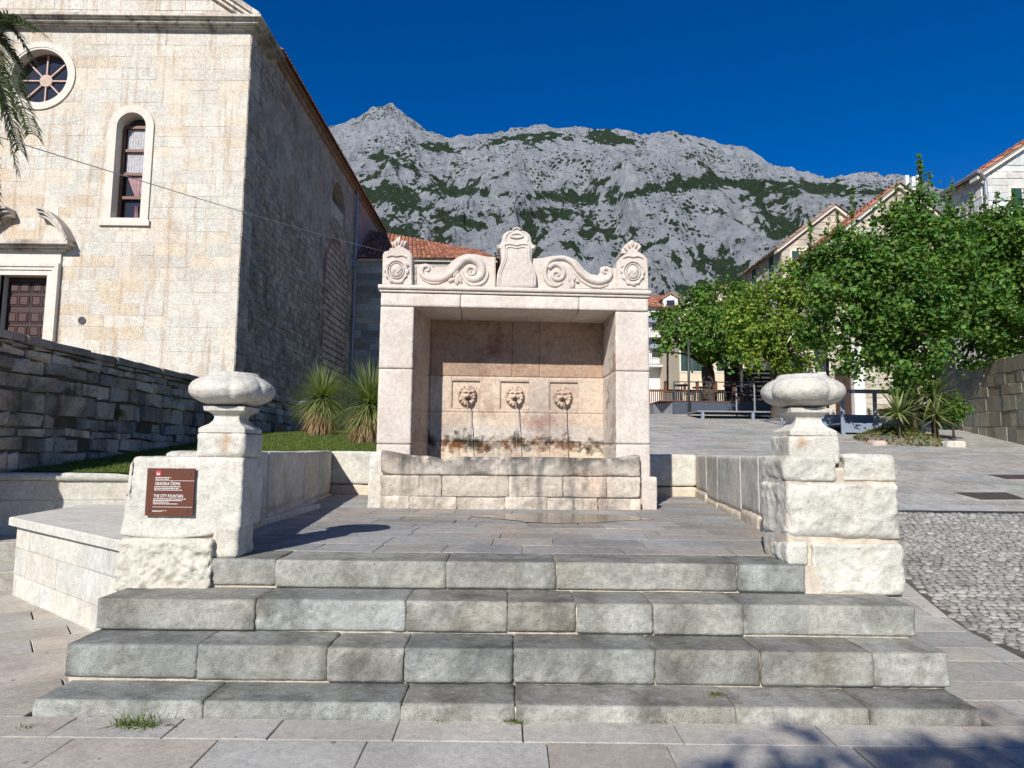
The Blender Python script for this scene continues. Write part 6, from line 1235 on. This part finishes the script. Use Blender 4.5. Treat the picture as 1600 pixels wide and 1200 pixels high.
# oleander-like shrub at its right
t = thing('shrub', 'small leafy shrub at the right end of the yucca bed', 'shrub', (float(onY(1490, 650, 18)[0]), 18, 1.9)); Rb = np.random.RandomState(4); dv = Rb.randn(1500, 3); dv /= np.linalg.norm(dv, axis=1, keepdims=True); p = onY(1488, 640, 18.2); b = MB(); b.add(*leafquads(p+dv*np.array([.42, .4, .42])*(Rb.rand(1500, 1)**.7)*(1+.5*np.sin(dv[:, :1]*9)*np.cos(dv[:, 2:]*7)), dv, .10, Rb, .6, 1.4, .2)); b.build('foliage', M['leaf_mid'], t); b = MB(); b.tube([(p[0], 18.2, 1.6), p], [.04, .02], 6); b.build('stem', M['bark'], t)
# ================================================================ DRAIN, COVERS, CABLE, WEEDS
b = MB(); yD = 10.16; frz = lambda V: np.c_[V[:, 0], V[:, 1], V[:, 2]+G(V[:, 0], V[:, 1])]
b.box((2.6, yD, .0), (30, yD+.14, .005), frz); tag(b.build('drain_channel', M['metal_dark'], base=(8, yD, .7)), 'long narrow dark drain channel crossing the street at the right', 'drain')
for (us, lb) in (([(1490, 770), (1572, 770), (1605, 781), (1533, 781)], 'dark rusty metal cover in the street nearest the drain'), ([(1543, 742), (1625, 742), (1650, 749), (1572, 749)], 'dark metal cover in the street farther up at the right edge')):
    P = []
    for u, v in us:
        y = 11.
        for _ in range(30): p = onY(u, v, y); y += (float(G(0, y))-p[2])*-4 if False else 0; break
        ylist = np.linspace(9.5, 24, 600); zl_ = np.array([onY(u, v, yy_)[2] for yy_ in ylist]); k = np.argmin(np.abs(zl_-G(0*ylist, ylist))); p = onY(u, v, float(ylist[k])); P.append((float(p[0]), float(p[1])))
    b = MB(); b.prism(P, -.02, .008, frz); tag(b.build('metal_cover', M['cover'], base=(P[0][0], P[0][1], gz(0, P[0][1]))), lb, 'manhole cover', 'metal covers in the street')
p, q = onY(-30, 205, 9.0), onY(640, 402, YA-.1); P = [p+(q-p)*t-np.array([0, 0, .12*4*t*(1-t)]) for t in np.linspace(0, 1, 40)]; P[0] = p
b = MB(); b.tube(P, .0085, 6); tag(b.build('overhead_cable', M['cable'], base=p), 'thin grey cable slung across the church front', 'cable')
def weed(u, v, z, w_, h_, n, lab, seed, mt='grass'):
    p = onZ(u, v, z); R = random.Random(seed); b = MB()
    for i in range(n): a = R.uniform(0, 6.283); r_ = w_*R.random()*.5; vv_ = R.uniform(.6, 1.5); strap(b, (p[0]+w_*.45*R.uniform(-1, 1)*(.6+.4*R.random()), p[1]+.025*R.uniform(-1, 1), z), a, R.uniform(.1, 1.3), h_*R.uniform(.5, 1.2), .007, R.uniform(.3, 1.5), (vv_, vv_, vv_*.9), 3)
    tag(b.build('weed_tuft', M[mt], base=p), lab, 'weed', 'weeds growing along the lowest step')
weed(213, 1136, 0, .34, .11, 200, 'largest green weed tuft at the foot of the lowest step on the left', 1); weed(806, 1131, 0, .18, .05, 150, 'low green weed mat at the middle of the lowest step', 2); weed(1031, 1128, 0, .13, .085, 90, 'yellowish weed tuft right of the middle of the lowest step', 3, 'shrub'); weed(1474, 1124, 0, .13, .06, 50, 'thin weed tuft at the right end of the lowest step', 4); weed(1120, 1085, PZ[1]+.003, .13, .03, 70, 'brownish weed in the crack above the lowest step', 5, 'shrub'); weed(692, 1129, 0, .12, .03, 60, 'tiny weed mat left of the middle at the lowest step', 6); weed(38, 1139, 0, .12, .04, 50, 'small weed at the left end of the lowest step', 7)
weed(862, 1127, 0, .05, .02, 25, 'tiny reddish weed just right of the middle weed mat', 8, 'dry')
for k, (y, f, lb) in enumerate(((9.9, .62, 'small green tuft growing out of the old dark wall, nearest the left edge'), (11.2, .45, 'green tuft growing low on the old dark wall, middle of three'), (13.0, .66, 'green tuft high on the old dark wall, farthest of three'))):
    R = random.Random(60+k); z = LZ(0, y)+f*(wz(y)-LZ(0, y)); m_ = MB()
    for i in range(90): v = R.uniform(.5, 1.3); strap(m_, (XW+.06, y+R.uniform(-.13, .13), z+R.uniform(-.05, .05)), R.uniform(-1.4, 1.4), R.uniform(-.6, .9), R.uniform(.06, .16), .012, R.uniform(.5, 1.8), (v, v, v), 3)
    tag(m_.build('wall_tuft', M['grass'], base=(XW, y, z)), lb, 'weed', 'tufts growing on the old wall')
for o in bpy.data.objects:
    if '_o' in o: del o['_o']
print('leaves', cnt)
